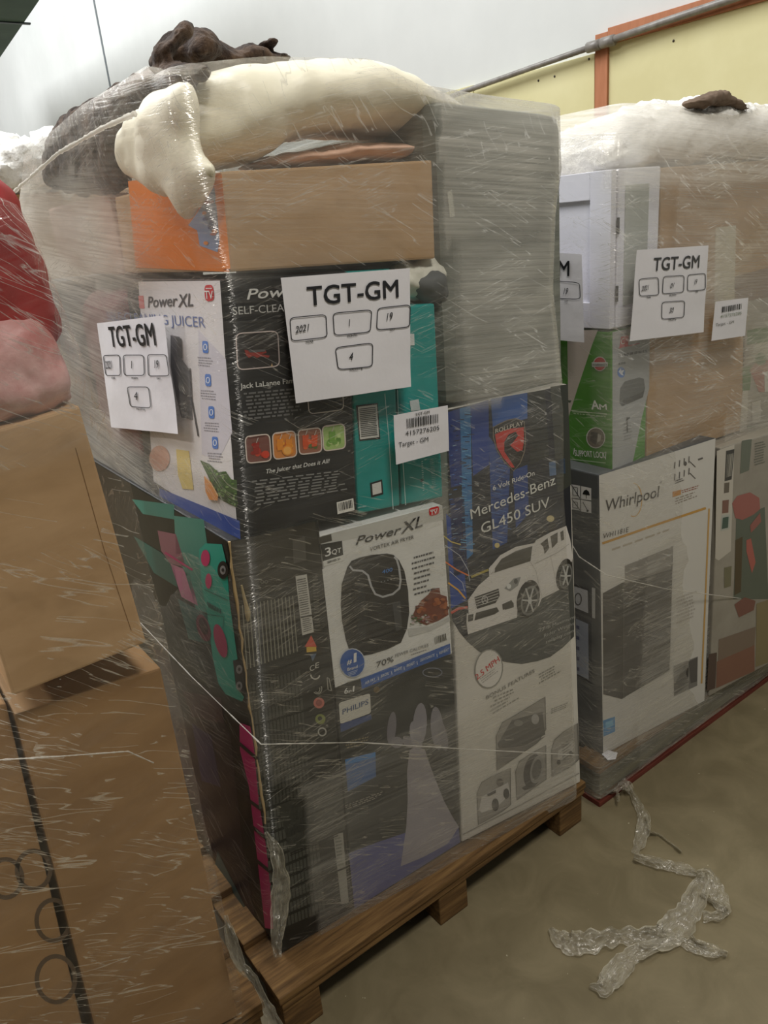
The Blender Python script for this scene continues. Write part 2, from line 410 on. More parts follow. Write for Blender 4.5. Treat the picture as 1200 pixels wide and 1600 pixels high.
# yellow plywood lining: separate sheets, brown timber strips round the nearer ones
m_ply = mottled('yellow_painted_plywood', (216, 208, 158), (226, 219, 172), (1, 1, 1), 2.5, .6, .12, .004)
hy = [7.6, 6.4, 5.18, 3.96, 3.02]
k = 2
for i, (y1, y0) in enumerate(zip(hy, hy[1:])):
    o = structure(box('trim_%d' % k, 3.742, 3.768, y0 + .004, y1 - .004, 0, 2.43 - (.01 if i % 2 else 0), m_ply, bevel=.002)); k += 1
for y1, y0 in ((2.93, 1.70), (1.69, .45)):
    structure(box('trim_%d' % k, 3.742, 3.768, y0, y1, 0, 2.44, m_ply, bevel=.002)); k += 1
m_br = mottled('brown_painted_timber', (172, 112, 78), (188, 126, 92), (1, 6, 1), 4, .6, .2, .004)
structure(box('trim_%d' % k, 3.728, 3.766, 2.93, 3.01, 0, 2.50, m_br)); k += 1
structure(box('trim_%d' % k, 3.728, 3.766, .45, 2.93, 2.44, 2.515, m_br)); k += 1
# nail heads on the plywood
bm = bmesh.new()
for (y, z) in [(3.3, 2.36), (3.42, 2.36), (3.3, 2.1), (3.42, 2.1), (4.0, 2.37), (3.06, 2.4), (3.06, 2.0), (2.55, 2.38), (1.9, 2.38), (3.98, 2.1), (5.2, 2.3)]:
    bmesh.ops.create_icosphere(bm, subdivisions=1, radius=.007, matrix=Matrix.Translation((3.742, y, z)))
structure(link('trim_%d' % k, to_me(bm), ink((60, 52, 44)))); k += 1
# steel conduit above the lining
pe = empty('steel_conduit_pipe', (3.70, 4, 2.57), 'grey steel pipe running along the wall above the yellow plywood', 'pipe')
pp = [onx(640, 178, 3.70), onx(720, 145, 3.70), onx(830, 106, 3.70), onx(934, 70, 3.70)]
pp2 = [onx(934, 70, 3.70), onx(1040, 33, 3.70), onx(1145, -2, 3.70), onx(1260, -42, 3.70)]
m_pipe = mottled('galvanised_steel', (118, 112, 106), (150, 146, 140), (1, 1, 1), 20, .38, .1, .002, spec=.6)
link('pipe_run', tube_me(pp, .015, 10), m_pipe, pe, True); link('pipe_run', tube_me(pp2, .017, 10), m_pipe, pe, True)
for t in ((928, 72), (950, 65)):
    P = onx(t[0], t[1], 3.70); link('pipe_coupling', tube_me([P + Vector((0, .04, 0)), P - Vector((0, .04, 0))], .026, 10), m_pipe, pe, True)
    bm = bmesh.new(); box_bm(bm, 3.70, 3.77, P.y - .012, P.y + .012, P.z - .012, P.z + .012, 0); link('pipe_clamp', to_me(bm), m_pipe, pe)
# green overhead beam far off, upper left
m_gr = mottled('green_painted_steel', (62, 84, 74), (78, 100, 88), (1, 1, 1), 2, .6, .1, .01)
A = onz(66, -6, 4.0); B2 = onz(-30, 134, 4.0)
ge = empty('overhead_steel_beam', (A.x - .6, 10, 4.0), 'dark green overhead steel beam at the upper left corner, before the white wall', 'beam')
bm = bmesh.new(); dxv = Vector((-1.6, 0, 0)); up = Vector((0, 0, .35)); E1 = A + (A - B2) * .6
hexa_bm(bm, [E1 + up + dxv, E1 + up, E1, E1 + dxv], [B2 + up + dxv, B2 + up, B2, B2 + dxv], .005); link('beam_body', to_me(bm), m_gr, ge)
P = onz(14, 34, 4.0); bm = bmesh.new(); box_bm(bm, P.x - 1.2, A.x + .12, P.y - .02, P.y + .02, 3.985, 4.0, 0); link('panel_joint', to_me(bm), ink((30, 40, 38)), ge)

# ================================================================== PALLETS
def pallet(name, x0, x1, y0, y1, label, woods, skid=None, front_h=(.098, .14), feet=(0, .5, 1), cross=True):
    e = empty(name, ((x0 + x1) / 2, (y0 + y1) / 2, 0), label, 'pallet', None)
    n = 7; wdt = .098; gap = ((y1 - y0) - n * wdt) / (n - 1)
    for i in range(n):
        y = y0 + i * (wdt + gap); box('deck_board', x0 + random.uniform(-.004, .004), x1 + random.uniform(-.004, .004), y, y + wdt, .122, .143, woods[0], e, .003)
    for x in (x0 + .002, x1 - .092): box('side_board', x, x + .09, y0 + .094, y1 - .096, .100, .121, woods[0], e, .003)
    for i, y in enumerate((y0 + .004, (y0 + y1) / 2 - .045, y1 - .094)):
        box('stringer_board', x0 + .004, x1 - .004, y, y + .09, front_h[0], .121, woods[1], e, .003)
        for t in feet:
            x = lerp(x0 + .005, x1 - .105, t); box('block', x, x + .095, y + .004, y + .088, .018 if skid else .0, front_h[0] - .001, woods[0], e, .004)
    if skid:
        for y in (y0, (y0 + y1) / 2 - .045, y1 - .09): box('bottom_board', x0, x1, y, y + .09, 0, .017, skid, e, .002)
    return e
pallet('wooden_pallet', .415, 1.43, 1.165, 2.32, 'honey brown wooden pallet under the tallest middle load', (wood(), wood()))
pallet('wooden_pallet', 1.50, 2.72, 1.172, 2.25, 'weathered grey wooden pallet with red bottom board under the right hand load', (wood(), old_wood()), red_wood(), front_h=(.040, .14))
pallet('wooden_pallet', -.70, .386, 1.185, 2.28, 'dark shaded wooden pallet under the left hand load of brown cartons', (wood(), wood()))

# ================================================================== MIDDLE LOAD
wht = (232, 232, 228); blk = (26, 27, 28)
FRONT = 1.18
lowA = onz(440, 1490, .146); lowB = onz(722, 1317, .146); LOW = Face(lowA, lowB, ony(365, 850, FRONT))
rB = onz(907, 1222, .146); RP = Face(lowB + Vector((0, -.004, 0)), rB, ony(790, 622, 1.172))

# ---- tall toy carton, front left
m_dark = mottled('black_printed_board', (24, 26, 24), (36, 38, 35), (1, 1, 1), 12, .4, .1, .003)
e, f, lf, Q, B = carton('toy_carton', [(356, 846), (498, 812), (552, 1424), (440, 1490)], LOW, .98, m_dark,
    'tall black toy carton with a teal truck and magenta bands on its left side', 'box', backdx=.0)
p = Print(LOW); z6 = Z(180, 780, 3.479); z3 = Z(220, 1100, 2.4); z2 = Z(340, 780, 3.158)
ln = (132, 130, 116)
for i in range(15):                                       # ribbed grille print
    x = 378 + i * 5.6
    p.poly([(x, 945 + i * -1.0), (x + 1.6, 945 - i), (x + 9, 1046 - i * 2), (x + 7.4, 1046 - i * 2)], ln, 1)
    for j in range(9):
        y = 1070 + j * 22 - i * 1.6; xx = x + (y - 945) * .085
        p.poly([(xx, y), (xx + 3.6, y - 1), (xx + 5, y + 17), (xx + 1.4, y + 18)], (58, 60, 55), 1)
    for j in range(10):
        y = 1270 + j * 19 - i * 2.3; xx = x + (y - 945) * .1
        if xx < 545: p.poly([(xx, y), (xx + 4.2, y - 1.5), (xx + 5.6, y + 13), (xx + 1.4, y + 14.5)], (74, 76, 70), 1)
p.poly(z3((515, 380), (745, 300), (768, 470), (560, 560)), (54, 56, 52), 1)
for yy in (0, 1): p.line(z3((560, 560 + yy * 8), (740, 485 + yy * 8)), 1.5, (16, 16, 16), 3)
q = z2((384, 380), (440, 370), (475, 655), (418, 672)); p.poly(q, (196, 194, 186), 1)
p.lines(z2((390, 395), (438, 385), (456, 565), (410, 575)), 16, (70, 70, 70), 2, 5, ragged=.1); p.lines(z2((415, 590), (462, 580), (470, 645), (424, 660)), 7, (70, 70, 70), 2, 6)
p.line(z2((410, 583), (468, 572)), 2, (30, 30, 30), 3)
for i in range(16): yy = 385 + i * 16; p.line(z2((448 + yy * .05, yy), (475 + yy * .05, yy - 4)), 1.1, (120, 118, 108), 1)
q = z3((722, 490), (758, 482), (780, 745), (752, 752)); p.poly(q, (168, 166, 156), 1); p.line(z3((738, 626), (772, 612)), 2.5, (28, 28, 28), 3)
p.lines(z3((727, 500), (754, 494), (764, 605), (737, 612)), 9, (120, 120, 112), 2, 8)
p.poly(z3((705, 450), (735, 442), (738, 470), (710, 478)), (80, 80, 76), 1)
p.poly(z2((370, 200), (430, 185), (438, 300), (375, 318)), (78, 76, 70), 1); p.poly(z2((495, 190), (560, 172), (565, 205), (500, 222)), (70, 68, 62), 1)
p.poly(z2((462, 672), (490, 730), (430, 728)), (206, 84, 66), 2); p.poly(z2((438, 730), (486, 726), (488, 750), (440, 756)), (214, 176, 70), 2); p.poly(z2((455, 765), (488, 762), (470, 800)), (84, 104, 128), 2)
p.text('C', z2(455, 850), z2(478, 842), 9, (196, 194, 184), 2); p.text('E', z2(482, 835), z2(500, 830), 9, (196, 194, 184), 2)
p.ring(*z2(482, 865), 7, 7, 2, (196, 194, 184), 2, a0=.2, a1=PI); p.ring(*z2(492, 935), 7, 8, 1.6, (150, 150, 140), 2, a0=-.5, a1=2.4); p.ring(*z2(492, 938), 4, 5, 1.4, (150, 150, 140), 2, a0=-.5, a1=2.4)
p.ell(*z2(500, 1005), 8.5, 8.5, (196, 112, 100), 2); p.ell(*z2(500, 1005), 5, 5, (150, 80, 74), 3)
p.ell(*z2(507, 1085), 8, 8, (124, 134, 62), 2); p.ell(*z2(505, 1082), 3.5, 3.5, (40, 44, 34), 3); p.ring(*z2(516, 1148), 6, 6, 2.2, (168, 168, 160), 2)
p.line(z2((540, 880), (550, 885), (562, 945)), 1.6, (150, 148, 140), 2); p.line(z2((540, 880), (545, 940), (562, 945)), 1.6, (150, 148, 140), 2)
for xx in (220, 240): p.ring(*z2(xx, 408), 2.4, 2, .9, (120, 118, 106), 2)
p.poly(z2((30, 220), (480, 110), (520, 380), (180, 480), (110, 480)), (48, 46, 40), 0.5)
p.build('printed_front', e)
s = Print(lf)
teal = (34, 168, 146)
s.poly(z6((455, 275), (490, 240), (580, 245), (600, 330), (612, 430), (622, 560), (665, 870), (640, 880), (655, 1010), (700, 1075), (690, 1100), (600, 1060), (560, 1000), (530, 860), (500, 620), (470, 470)), teal, 2)
s.poly(z6((320, 90), (480, 110), (500, 240), (455, 275), (470, 470), (500, 620), (440, 600), (380, 400), (330, 300)), (64, 140, 124), 1)
s.poly(z6((90, 0), (320, 30), (320, 110), (150, 80)), (50, 130, 116), 1)
s.poly(z6((100, 200), (250, 290), (320, 360), (340, 480), (210, 400)), (30, 92, 84), 1)
s.poly(z6((230, 170), (330, 190), (385, 370), (300, 350), (250, 280)), (150, 92, 108), 1)
s.poly(z6((300, 350), (400, 390), (450, 580), (360, 530)), (196, 120, 150), 1); s.line(z6((270, 290), (420, 385)), 3, (190, 40, 110), 2)
s.poly(z6((340, 540), (520, 640), (560, 800), (400, 760)), (40, 96, 92), 1)
s.ell(*z6(480, 700), 10, 22, (120, 52, 74), 3, rot=-.3); s.ell(*z6(480, 690), 6, 14, (60, 34, 44), 4, rot=-.3)
s.ell(*z6(490, 320), 7, 13, (206, 50, 110), 4); s.ell(*z6(507, 445), 5, 12, (206, 50, 110), 4); s.ell(*z6(572, 770), 9, 27, (176, 44, 96), 4, rot=-.25)
s.line(z6((485, 490), (612, 550)), 1.4, (20, 110, 96), 4); s.line(z6((500, 625), (590, 640), (585, 700)), 1.2, (20, 110, 96), 4)
for i in range(9): s.line(z6((500 + i * 9, 558 + i * 5), (510 + i * 8, 590 + i * 4)), 1.2, (20, 40, 40), 5)
s.ell(*z6(585, 385), 8.5, 14, (22, 24, 26), 5); s.ell(*z6(585, 385), 4.5, 7, (150, 150, 150), 6); s.ell(*z6(585, 385), 2, 3, (50, 50, 50), 7)
s.poly(z6((640, 875), (690, 880), (705, 1060), (660, 1030)), (36, 38, 42), 4)
for yy in (925, 1015): s.ell(*z6(674, yy), 5, 7, (150, 150, 150), 6); s.ell(*z6(674, yy), 2, 3, (50, 50, 50), 7)
mg = (206, 36, 118)
s.poly([(374, 1129), (391, 1135), (399, 1179), (405, 1254), (418, 1337), (424, 1392), (427, 1452), (414, 1450), (403, 1350), (389, 1229), (375, 1172)], mg, 2)
for (x0, y0, x1, y1) in ((372, 1160, 402, 1186), (382, 1246, 410, 1266), (392, 1290, 418, 1312), (400, 1344, 424, 1364)): s.line([(x0, y0), (x1, y1)], 5, (20, 18, 24), 4)
s.poly([(240, 1010), (330, 1080), (360, 1150), (380, 1330), (400, 1440), (340, 1350), (280, 1200)], (36, 26, 40), 1)
s.poly([(300, 1130), (330, 1150), (345, 1230), (315, 1220)], (50, 46, 84), 2); s.poly([(285, 1080), (345, 1090), (350, 1130), (300, 1120)], (66, 36, 50), 2)
s.poly([(340, 1330), (395, 1440), (418, 1478), (400, 1478), (330, 1380)], (70, 96, 94), 2)
s.build('printed_side', e)
# rubbed-through board along the front corner
cp = [Q[0].lerp(Q[3], t) + Vector((random.uniform(-.002, .002), -.003, 0)) for t in [i / 26 * .62 for i in range(27)]]
link('worn_edge', tube_me(cp, [random.uniform(.0012, .0034) for _ in cp], 6), ink((176, 152, 112), .8), e)
cp = [LOW.at(z2(*t), .002) for t in ((118, 425), (128, 470), (140, 520), (148, 560), (150, 600))]
link('torn_patch', tube_me(cp, [.002, .003, .004, .006, .003], 6), ink((168, 150, 110), .8), e)

# ---- grey blue carton beside it
m_ph = mottled('charcoal_printed_board', (46, 48, 46), (60, 62, 60), (1, 1, 1), 8, .4, .1, .003)
e, f, lf, Q, B = carton('appliance_carton', [(523, 1072), (708, 1024), (721, 1316), (554, 1423)], LOW, .5, m_ph,
    'dark grey carton with pale swirling figure and blue square, below the air fryer box', 'box')
p = Print(LOW)
p.poly([(545, 1333), (590, 1316), (637, 1300), (716, 1290), (719, 1316), (554, 1420)], (92, 96, 150), 1)
p.poly([(640, 1172), (652, 1166), (664, 1172), (672, 1196), (682, 1222), (694, 1252), (707, 1276), (717, 1292), (700, 1318), (664, 1338), (626, 1354), (630, 1325), (635, 1290), (637, 1250), (636, 1205)], (160, 155, 162), 2)
for cx, cy, rx, ry, ro, g in ((656, 1132, 11, 34, .06, 142), (650, 1150, 9, 24, -.2, 148), (612, 1138, 7, 26, .1, 118), (620, 1160, 10, 9, 0, 124), (640, 1160, 12, 8, .5, 130), (683, 1138, 10, 34, -.08, 134), (692, 1150, 7, 24, -.2, 126)):
    p.ell(cx, cy, rx, ry, (g, g - 3, g + 4), 2 + cx * .001, 16, ro)
q = z2((598, 1005), (752, 957), (757, 1055), (605, 1110)); p.rquad(q, (208, 206, 196), 2, .1); p.text('PHILIPS', z2(617, 1062), z2(744, 1010), 8.5, (62, 86, 130), 3, .02)
q = z3((766, 208), (880, 180), (882, 272), (776, 328)); p.poly(q, (66, 104, 160), 2); p.poly(z3((766, 208), (880, 180), (880, 200), (768, 228)), (60, 130, 196), 3)
p.poly(z2((605, 1110), (757, 1060), (760, 1085), (608, 1150)), (60, 80, 130), 2)
p.lines(z3((765, 140), (855, 118), (857, 150), (768, 172)), 3, (130, 120, 96), 2, 4); p.lines(z3((762, 380), (910, 325), (912, 345), (765, 400)), 3, (150, 146, 136), 2, 4)
p.ring(*z2(1060, 855), 15, 7, 1.6, (110, 116, 130), 2); p.ell(*z2(785, 940), 5, 5, (110, 92, 60), 2)
p.build('printed_front', e)

# ---- air fryer box
m_w = mottled('white_printed_board', (214, 214, 210), (228, 228, 224), (1, 1, 1), 8, .4, .1, .003)
e, f, lf, Q, B = carton('air_fryer_carton', [(499, 838), (691, 789), (707, 1022), (526, 1072)], LOW, .30, m_w,
    'white box showing a black egg shaped air fryer, centre of the middle load', 'box')
p = Print(LOW); p.poly([(499, 838), (691, 789), (693, 812), (503, 852)], (196, 196, 190), .5)
p.text('Power', z2(682, 226), z2(905, 168), 13.5, (34, 34, 36), 3, .035, .28); p.text('XL', z2(905, 172), z2(1012, 132), 18, (34, 34, 36), 3, .03, .28)
p.text('VORTEX AIR FRYER', z2(752, 256), z2(968, 194), 6, (60, 60, 62), 3, .01)
p.rquad(z2((1042, 45), (1092, 32), (1094, 72), (1046, 86)), (196, 40, 46), 2, .3); p.text('TV', z2(1050, 80), z2(1084, 70), 7, wht, 3, .04); p.lines(z2((1048, 52), (1088, 42), (1088, 50), (1048, 60)), 1, wht, 3, ragged=.1)
p.poly(z2((508, 224), (614, 205), (620, 275), (520, 306)), (34, 36, 36), 2); p.poly(z2((520, 306), (620, 275), (622, 302), (524, 332)), (222, 222, 216), 2)
p.text('3', z2(532, 284), z2(560, 275), 14, wht, 3, .03); p.text('QT', z2(564, 274), z2(610, 262), 8, wht, 3, .02); p.text('SERVES 3+', z2(542, 317), z2(606, 298), 3.5, blk, 3, .02)
p.poly(z2((516, 345), (560, 330), (575, 500), (600, 700), (625, 800), (640, 905), (580, 930)), (222, 222, 218), 1)
p.poly(z2((640, 335), (660, 305), (700, 288), (760, 275), (835, 268), (868, 275), (895, 300), (922, 355), (940, 450), (946, 560), (934, 640), (905, 708), (840, 740), (760, 765), (700, 775), (655, 762), (632, 690), (614, 600), (608, 520), (612, 420)), (22, 23, 25), 2)
p.poly(z2((690, 390), (720, 400), (735, 560), (730, 700), (690, 680)), (34, 36, 40), 3)
p.line(z2((652, 330), (668, 350), (715, 354), (742, 375), (758, 430), (778, 468), (815, 482), (865, 468), (897, 440), (903, 400), (896, 340), (885, 300), (872, 284)), 3.2, (178, 180, 182), 4)
p.poly(z2((862, 512), (902, 502), (910, 640), (880, 652)), (62, 64, 66), 4); p.line(z2((835, 520), (898, 505)), 2, (80, 80, 80), 5)
p.text('400', z2(812, 368), z2(862, 355), 6, (70, 130, 200), 5, .02)
for i in range(5): p.ell(*z2(808 + i * 16, 408 - i * 4), 1.2, 1, (110, 118, 126), 5)
p.poly(z2((955, 590), (975, 545), (1005, 500), (1040, 470), (1060, 440), (1095, 438), (1100, 470), (1130, 480), (1140, 570), (1090, 600), (1030, 622)), (116, 50, 26), 2)
rg = random.Random(3)
for i in range(26):
    x, y = rg.uniform(985, 1130), rg.uniform(490, 590); p.ell(*z2(x, y), rg.uniform(2.5, 5), rg.uniform(2, 4.5), rg.choice(((150, 74, 36), (92, 36, 20), (170, 94, 48), (130, 58, 30))), 3 + i * .1, 10)
for i in range(26):
    x = rg.uniform(948, 1045); y = 590 + rg.uniform(-12, 30) - (x - 948) * .1; p.ell(*z2(x, y), rg.uniform(1.2, 3), rg.uniform(1, 2), rg.choice(((196, 180, 180), (60, 84, 44), (150, 110, 120), (80, 96, 56))), 6 + i * .05, 8)
p.poly(z2((940, 640), (1045, 628), (1145, 580), (1148, 600), (1050, 650), (945, 680)), (196, 196, 192), 2)
for i in range(8):
    yy = 285 + i * 26; p.lines(z2((958, yy), (1078, yy - 34), (1078, yy - 22), (958, yy + 12)), 1, (70, 70, 74), 2, 30 + i, fill=.7, ragged=.4)
p.bars(z2((1070, 682), (1126, 662), (1130, 695), (1074, 716)), blk, 3, 16)
p.text('70%', z2(784, 832), z2(868, 800), 9.5, (44, 46, 50), 3, .01); p.text('FEWER CALORIES', z2(876, 780), z2(1040, 726), 5, (120, 122, 124), 3, .01)
p.lines(z2((950, 765), (1040, 735), (1040, 745), (950, 775)), 1, (120, 120, 124), 2, 9)
p.poly(z2((705, 887), (1147, 712), (1150, 762), (712, 937)), (28, 88, 168), 2)
for t, a, b_ in (('AIR FRY', (728, 914), (778, 893)), ('BROIL', (806, 880), (846, 864)), ('BAKE', (872, 852), (908, 838)), ('ROAST', (934, 828), (972, 813)), ('DEHYDRATE', (1000, 802), (1070, 775)), ('REHEAT', (1094, 766), (1140, 748))):
    p.text(t, z2(*a), z2(*b_), 4.5, (214, 224, 236), 3, .02)
for x, y in ((792, 876), (858, 850), (920, 826), (984, 800), (1082, 763)): p.line(z2((x, y), (x + 2, y + 16)), .9, (214, 224, 236), 3)
p.ell(*z2(665, 808), 20.5, 23, (200, 206, 212), 4); p.ell(*z2(665, 808), 19, 21.5, (26, 86, 166), 5)
p.text('#', z2(638, 818), z2(662, 810), 8, wht, 6, .03); p.text('1', z2(672, 806), z2(684, 802), 15, wht, 6, .04, 0); p.text('Brand', z2(640, 848), z2(690, 832), 5, wht, 6, .02); p.lines(z2((640, 856), (692, 838), (690, 860), (646, 876)), 3, (190, 206, 226), 6, 4)
p.poly(z2((580, 930), (705, 890), (712, 938), (586, 972)), (50, 50, 48), 2); p.text('6', z2(625, 962), z2(643, 956), 9, wht, 4, .02); p.text('in', z2(646, 955), z2(660, 950), 5, wht, 4, .02); p.text('1', z2(666, 950), z2(673, 948), 9, wht, 4, .02)
p.build('printed_front', e)

# ---- ride-on car box
m_rp = mottled('cream_printed_board', (206, 202, 192), (218, 214, 204), (1, 1, 1), 8, .42, .1, .003)
e, f, lf, Q, B = carton('ride_on_car_carton', [(697, 640), (888, 600), (907, 1222), (722, 1316)], RP, .55, m_rp,
    'tall box with a white toy car on a blue city picture, middle load', 'box')
p = Print(RP); z4 = Z(680, 600, 4.444); z5 = Z(680, 940, 4)
arc = z5((108, 118), (150, 190), (200, 250), (270, 310), (350, 350), (440, 378), (540, 390), (640, 372), (720, 346), (800, 285), (868, 218))
p.poly([(697, 641), (887, 601), (889.5, 700)] + z4((950, 1100), (965, 1600)) + arc[::-1] + [(706, 966)], (30, 34, 44), 1)
p.poly(z4((330, 1320), (950, 1150), (968, 1600)) + arc[::-1][:9] + z4((240, 1640)), (78, 80, 78), 1.5)
bl = [((75, 200), (170, 170), (190, 700), (110, 720), (26, 52, 120)), ((170, 170), (245, 150), (262, 1180), (200, 1240), (54, 116, 170)), ((245, 150), (370, 110), (375, 560), (262, 640), (36, 66, 140)),
      ((385, 105), (640, 60), (640, 240), (400, 300), (50, 92, 160)), ((370, 360), (520, 560), (500, 1100), (400, 1150), (46, 76, 140)), ((540, 600), (640, 560), (650, 900), (560, 1000), (34, 66, 134)),
      ((790, 545), (900, 515), (905, 620), (795, 640), (90, 116, 150)), ((640, 60), (760, 40), (790, 500), (660, 560), (44, 48, 46)), ((100, 800), (200, 780), (225, 1300), (130, 1340), (24, 36, 84)),
      ((75, 900), (180, 1000), (220, 1500), (110, 1560), (30, 70, 150)), ((800, 20), (920, 0), (945, 700), (850, 760), (58, 62, 56))]
for a, b_, c, d, col in bl: p.poly(z4(a, b_, c, d), col, 2)
rg = random.Random(5)
for i in range(60):
    x = rg.uniform(175, 235); y = 180 + i * 17; p.line(z4((x - 10, y), (x + rg.uniform(20, 40), y + rg.uniform(-8, 14))), 1.3, rg.choice(((100, 164, 208), (20, 34, 70), (70, 130, 180))), 3)
for i in range(46):
    x = rg.uniform(385, 480); y = 380 + i * 15; p.line(z4((x, y), (x + 60, y + 12)), .9, rg.choice(((90, 128, 190), (24, 40, 90))), 3)
for i in range(26):
    x = rg.uniform(90, 150); y = 260 + i * 34; p.line(z4((x, y), (x + rg.uniform(14, 40), y - 6)), 1.1, rg.choice(((60, 110, 190), (20, 24, 50), (130, 160, 190))), 3)
p.line(z4((50, 1048), (110, 1095), (178, 1115)), 1.8, (206, 186, 96), 4); p.line(z4((70, 1120), (170, 1190), (228, 1290), (240, 1370)), 1.0, (180, 190, 206), 4)
p.line(z4((70, 1235), (150, 1290), (232, 1330)), 2.2, (226, 120, 60), 4); p.line(z4((90, 1380), (160, 1430), (210, 1490)), 2.6, (226, 170, 70), 4); p.line(z4((110, 1590), (160, 1560), (225, 1550)), 4, (206, 84, 72), 4); p.line(z4((100, 1300), (190, 1380), (205, 1440)), .8, (190, 200, 220), 4)
p.line(z4((250, 1340), (370, 1290)), 3.5, (170, 156, 70), 4); p.ell(*z4(430, 1120), 4, 4, (214, 196, 130), 4); p.ell(*z4(800, 935), 6, 5, (206, 190, 140), 4)
# toy car
cw = (216, 212, 206)
car = z4((232, 1600), (228, 1500), (300, 1400), (375, 1335), (372, 1280), (395, 1255), (450, 1190), (560, 1130), (690, 1105), (700, 1085), (800, 1030), (910, 985), (938, 1080), (955, 1200), (950, 1230)) + z4((900, 1300), (860, 1430), (740, 1490), (720, 1540), (600, 1600)) + z5((515, 40), (510, 100), (205, 205), (195, 130), (198, 70))
p.poly(car, cw, 5)
p.poly(z4((385, 1320), (460, 1215), (560, 1160), (675, 1125), (662, 1230), (520, 1275)), (84, 82, 76), 6)
p.poly(z4((730, 1110), (780, 1070), (792, 1140), (760, 1180), (750, 1130)), (70, 66, 60), 6); p.poly(z4((800, 1058), (850, 1030), (850, 1100), (812, 1140)), (70, 66, 60), 6); p.poly(z4((868, 1030), (890, 1015), (895, 1080), (875, 1090)), (70, 66, 60), 6)
p.ell(*z4(740, 1035), 7.5, 8, (44, 40, 38), 4.8, rot=.3); p.ell(*z4(815, 1000), 7, 8, (44, 40, 38), 4.8, rot=.3)
p.line(z4((690, 1250), (850, 1170), (930, 1110)), .8, (170, 166, 160), 6); p.line(z4((664, 1240), (700, 1300), (740, 1480)), .7, (170, 166, 160), 6); p.line(z4((800, 1190), (850, 1420)), .6, (180, 176, 170), 6)
for (cx, cy, rx, ry) in ((*z4(655, 1500), 17.5, 30), (*z4(905, 1330), 12, 25)):
    p.ell(cx - 2, cy - 2, rx, ry, (40, 38, 36), 6, rot=.22); p.ell(cx + .5, cy + 1, rx * .78, ry * .8, (120, 120, 116), 7, rot=.22); p.ell(cx + .5, cy + 1, rx * .62, ry * .66, (64, 64, 62), 8, rot=.22)
    for k in range(6):
        t = k * PI / 3; p.line([(cx + .5, cy + 1), (cx + rx * .66 * math.cos(t), cy + ry * .7 * math.sin(t))], 2.4, (186, 186, 182), 9)
    p.ell(cx + .5, cy + 1, rx * .18, ry * .18, (200, 200, 196), 10)
p.poly(z4((272, 1480), (440, 1420), (448, 1470), (420, 1520), (290, 1562)), (60, 58, 56), 6)
for k in range(4): p.line(z4((276, 1492 + k * 18), (440, 1434 + k * 20)), 1.1, (190, 188, 182), 7)
p.ring(*z4(345, 1500), 4.5, 6, 1.2, (196, 194, 190), 8); p.line(z4((345, 1478), (345, 1505)), 1, (196, 194, 190), 8); p.line(z4((345, 1502), (360, 1518)), 1, (196, 194, 190), 8); p.line(z4((345, 1502), (330, 1520)), 1, (196, 194, 190), 8)
p.poly(z4((480, 1420), (545, 1350), (595, 1340), (575, 1400), (520, 1440)), (150, 150, 146), 6); p.ell(*z4(512, 1405), 3.5, 4, (220, 220, 216), 7); p.ell(*z4(560, 1370), 3, 4, (90, 90, 88), 7)
p.poly(z5((255, 70), (385, 35), (400, 60), (370, 80), (245, 118)), (66, 64, 60), 6); p.poly(z4((465, 1530), (530, 1500), (545, 1530), (470, 1570)), (70, 68, 64), 6); p.poly(z5((205, 85), (240, 76), (236, 118), (205, 126)), (80, 78, 74), 6); p.poly(z5((430, 20), (490, 5), (492, 35), (436, 52)), (80, 78, 74), 6)
p.ell(*z4(395, 1290), 4.5, 7, cw, 6)
# shield
sh = z4((404, 300), (440, 280), (500, 252), (560, 240), (618, 262), (628, 380), (620, 470), (590, 550), (545, 602), (480, 540), (430, 460), (404, 370))
p.poly(sh, (28, 26, 24), 4); p.line(sh, 1.4, (120, 110, 96), 5, True)
p.poly(z4((415, 350), (500, 312), (615, 300), (616, 400), (605, 460), (570, 470), (520, 425), (545, 400), (575, 360), (560, 330), (510, 350), (480, 400), (480, 470), (540, 560), (552, 580), (530, 580), (470, 510), (430, 440)), (198, 48, 38), 5)
p.text('ROLLPLAY', z4(418, 342), z4(612, 283), 7, (196, 190, 176), 6, .025)
p.text('6 Volt Ride-On', z4(402, 740), z4(690, 632), 8, (222, 222, 216), 11, .012); p.text('Mercedes-Benz', z4(250, 940), z4(835, 695), 17, (222, 222, 214), 11, -.004); p.text('GL450 SUV', z4(322, 1040), z4(795, 850), 17, (222, 222, 214), 11, -.004)
for i, (a, b_, t) in enumerate((((650, 190), (868, 105), '77 lb Maximum'), ((680, 225), (868, 145), 'Rider Weight'), ((692, 262), (866, 190), 'rollplay.com'))): p.text(t, z5(*a), z5(*b_), 5.5, (170, 170, 164), 5, 0)
p.ell(*z5(335, 420), 22.5, 31, (150, 148, 140), 4, rot=.1); p.ell(*z5(335, 420), 20.5, 29, (222, 218, 210), 5, rot=.1); p.text('2.5 MPH', z5(262, 490), z5(405, 370), 10, (206, 66, 66), 6, .03); p.lines(z5((275, 480), (390, 400), (395, 440), (290, 520)), 3, (176, 172, 166), 6, 3)
p.text('BONUS FEATURES', z5(320, 612), z5(622, 440), 6, (118, 116, 110), 3, .02)
p.lines(z5((340, 600), (560, 510), (540, 600), (345, 720)), 5, (128, 126, 118), 2, 12, ragged=.5); p.lines(z5((645, 450), (785, 375), (790, 440), (640, 525)), 4, (128, 126, 118), 2, 14, ragged=.4); p.lines(z5((705, 675), (830, 628), (832, 660), (708, 710)), 3, (128, 126, 118), 2, 15, ragged=.4)
def pic(q, bgc, outl=(110, 108, 100)): p.rquad(q, bgc, 2, .0); p.line(q, 1.2, outl, 4, True)
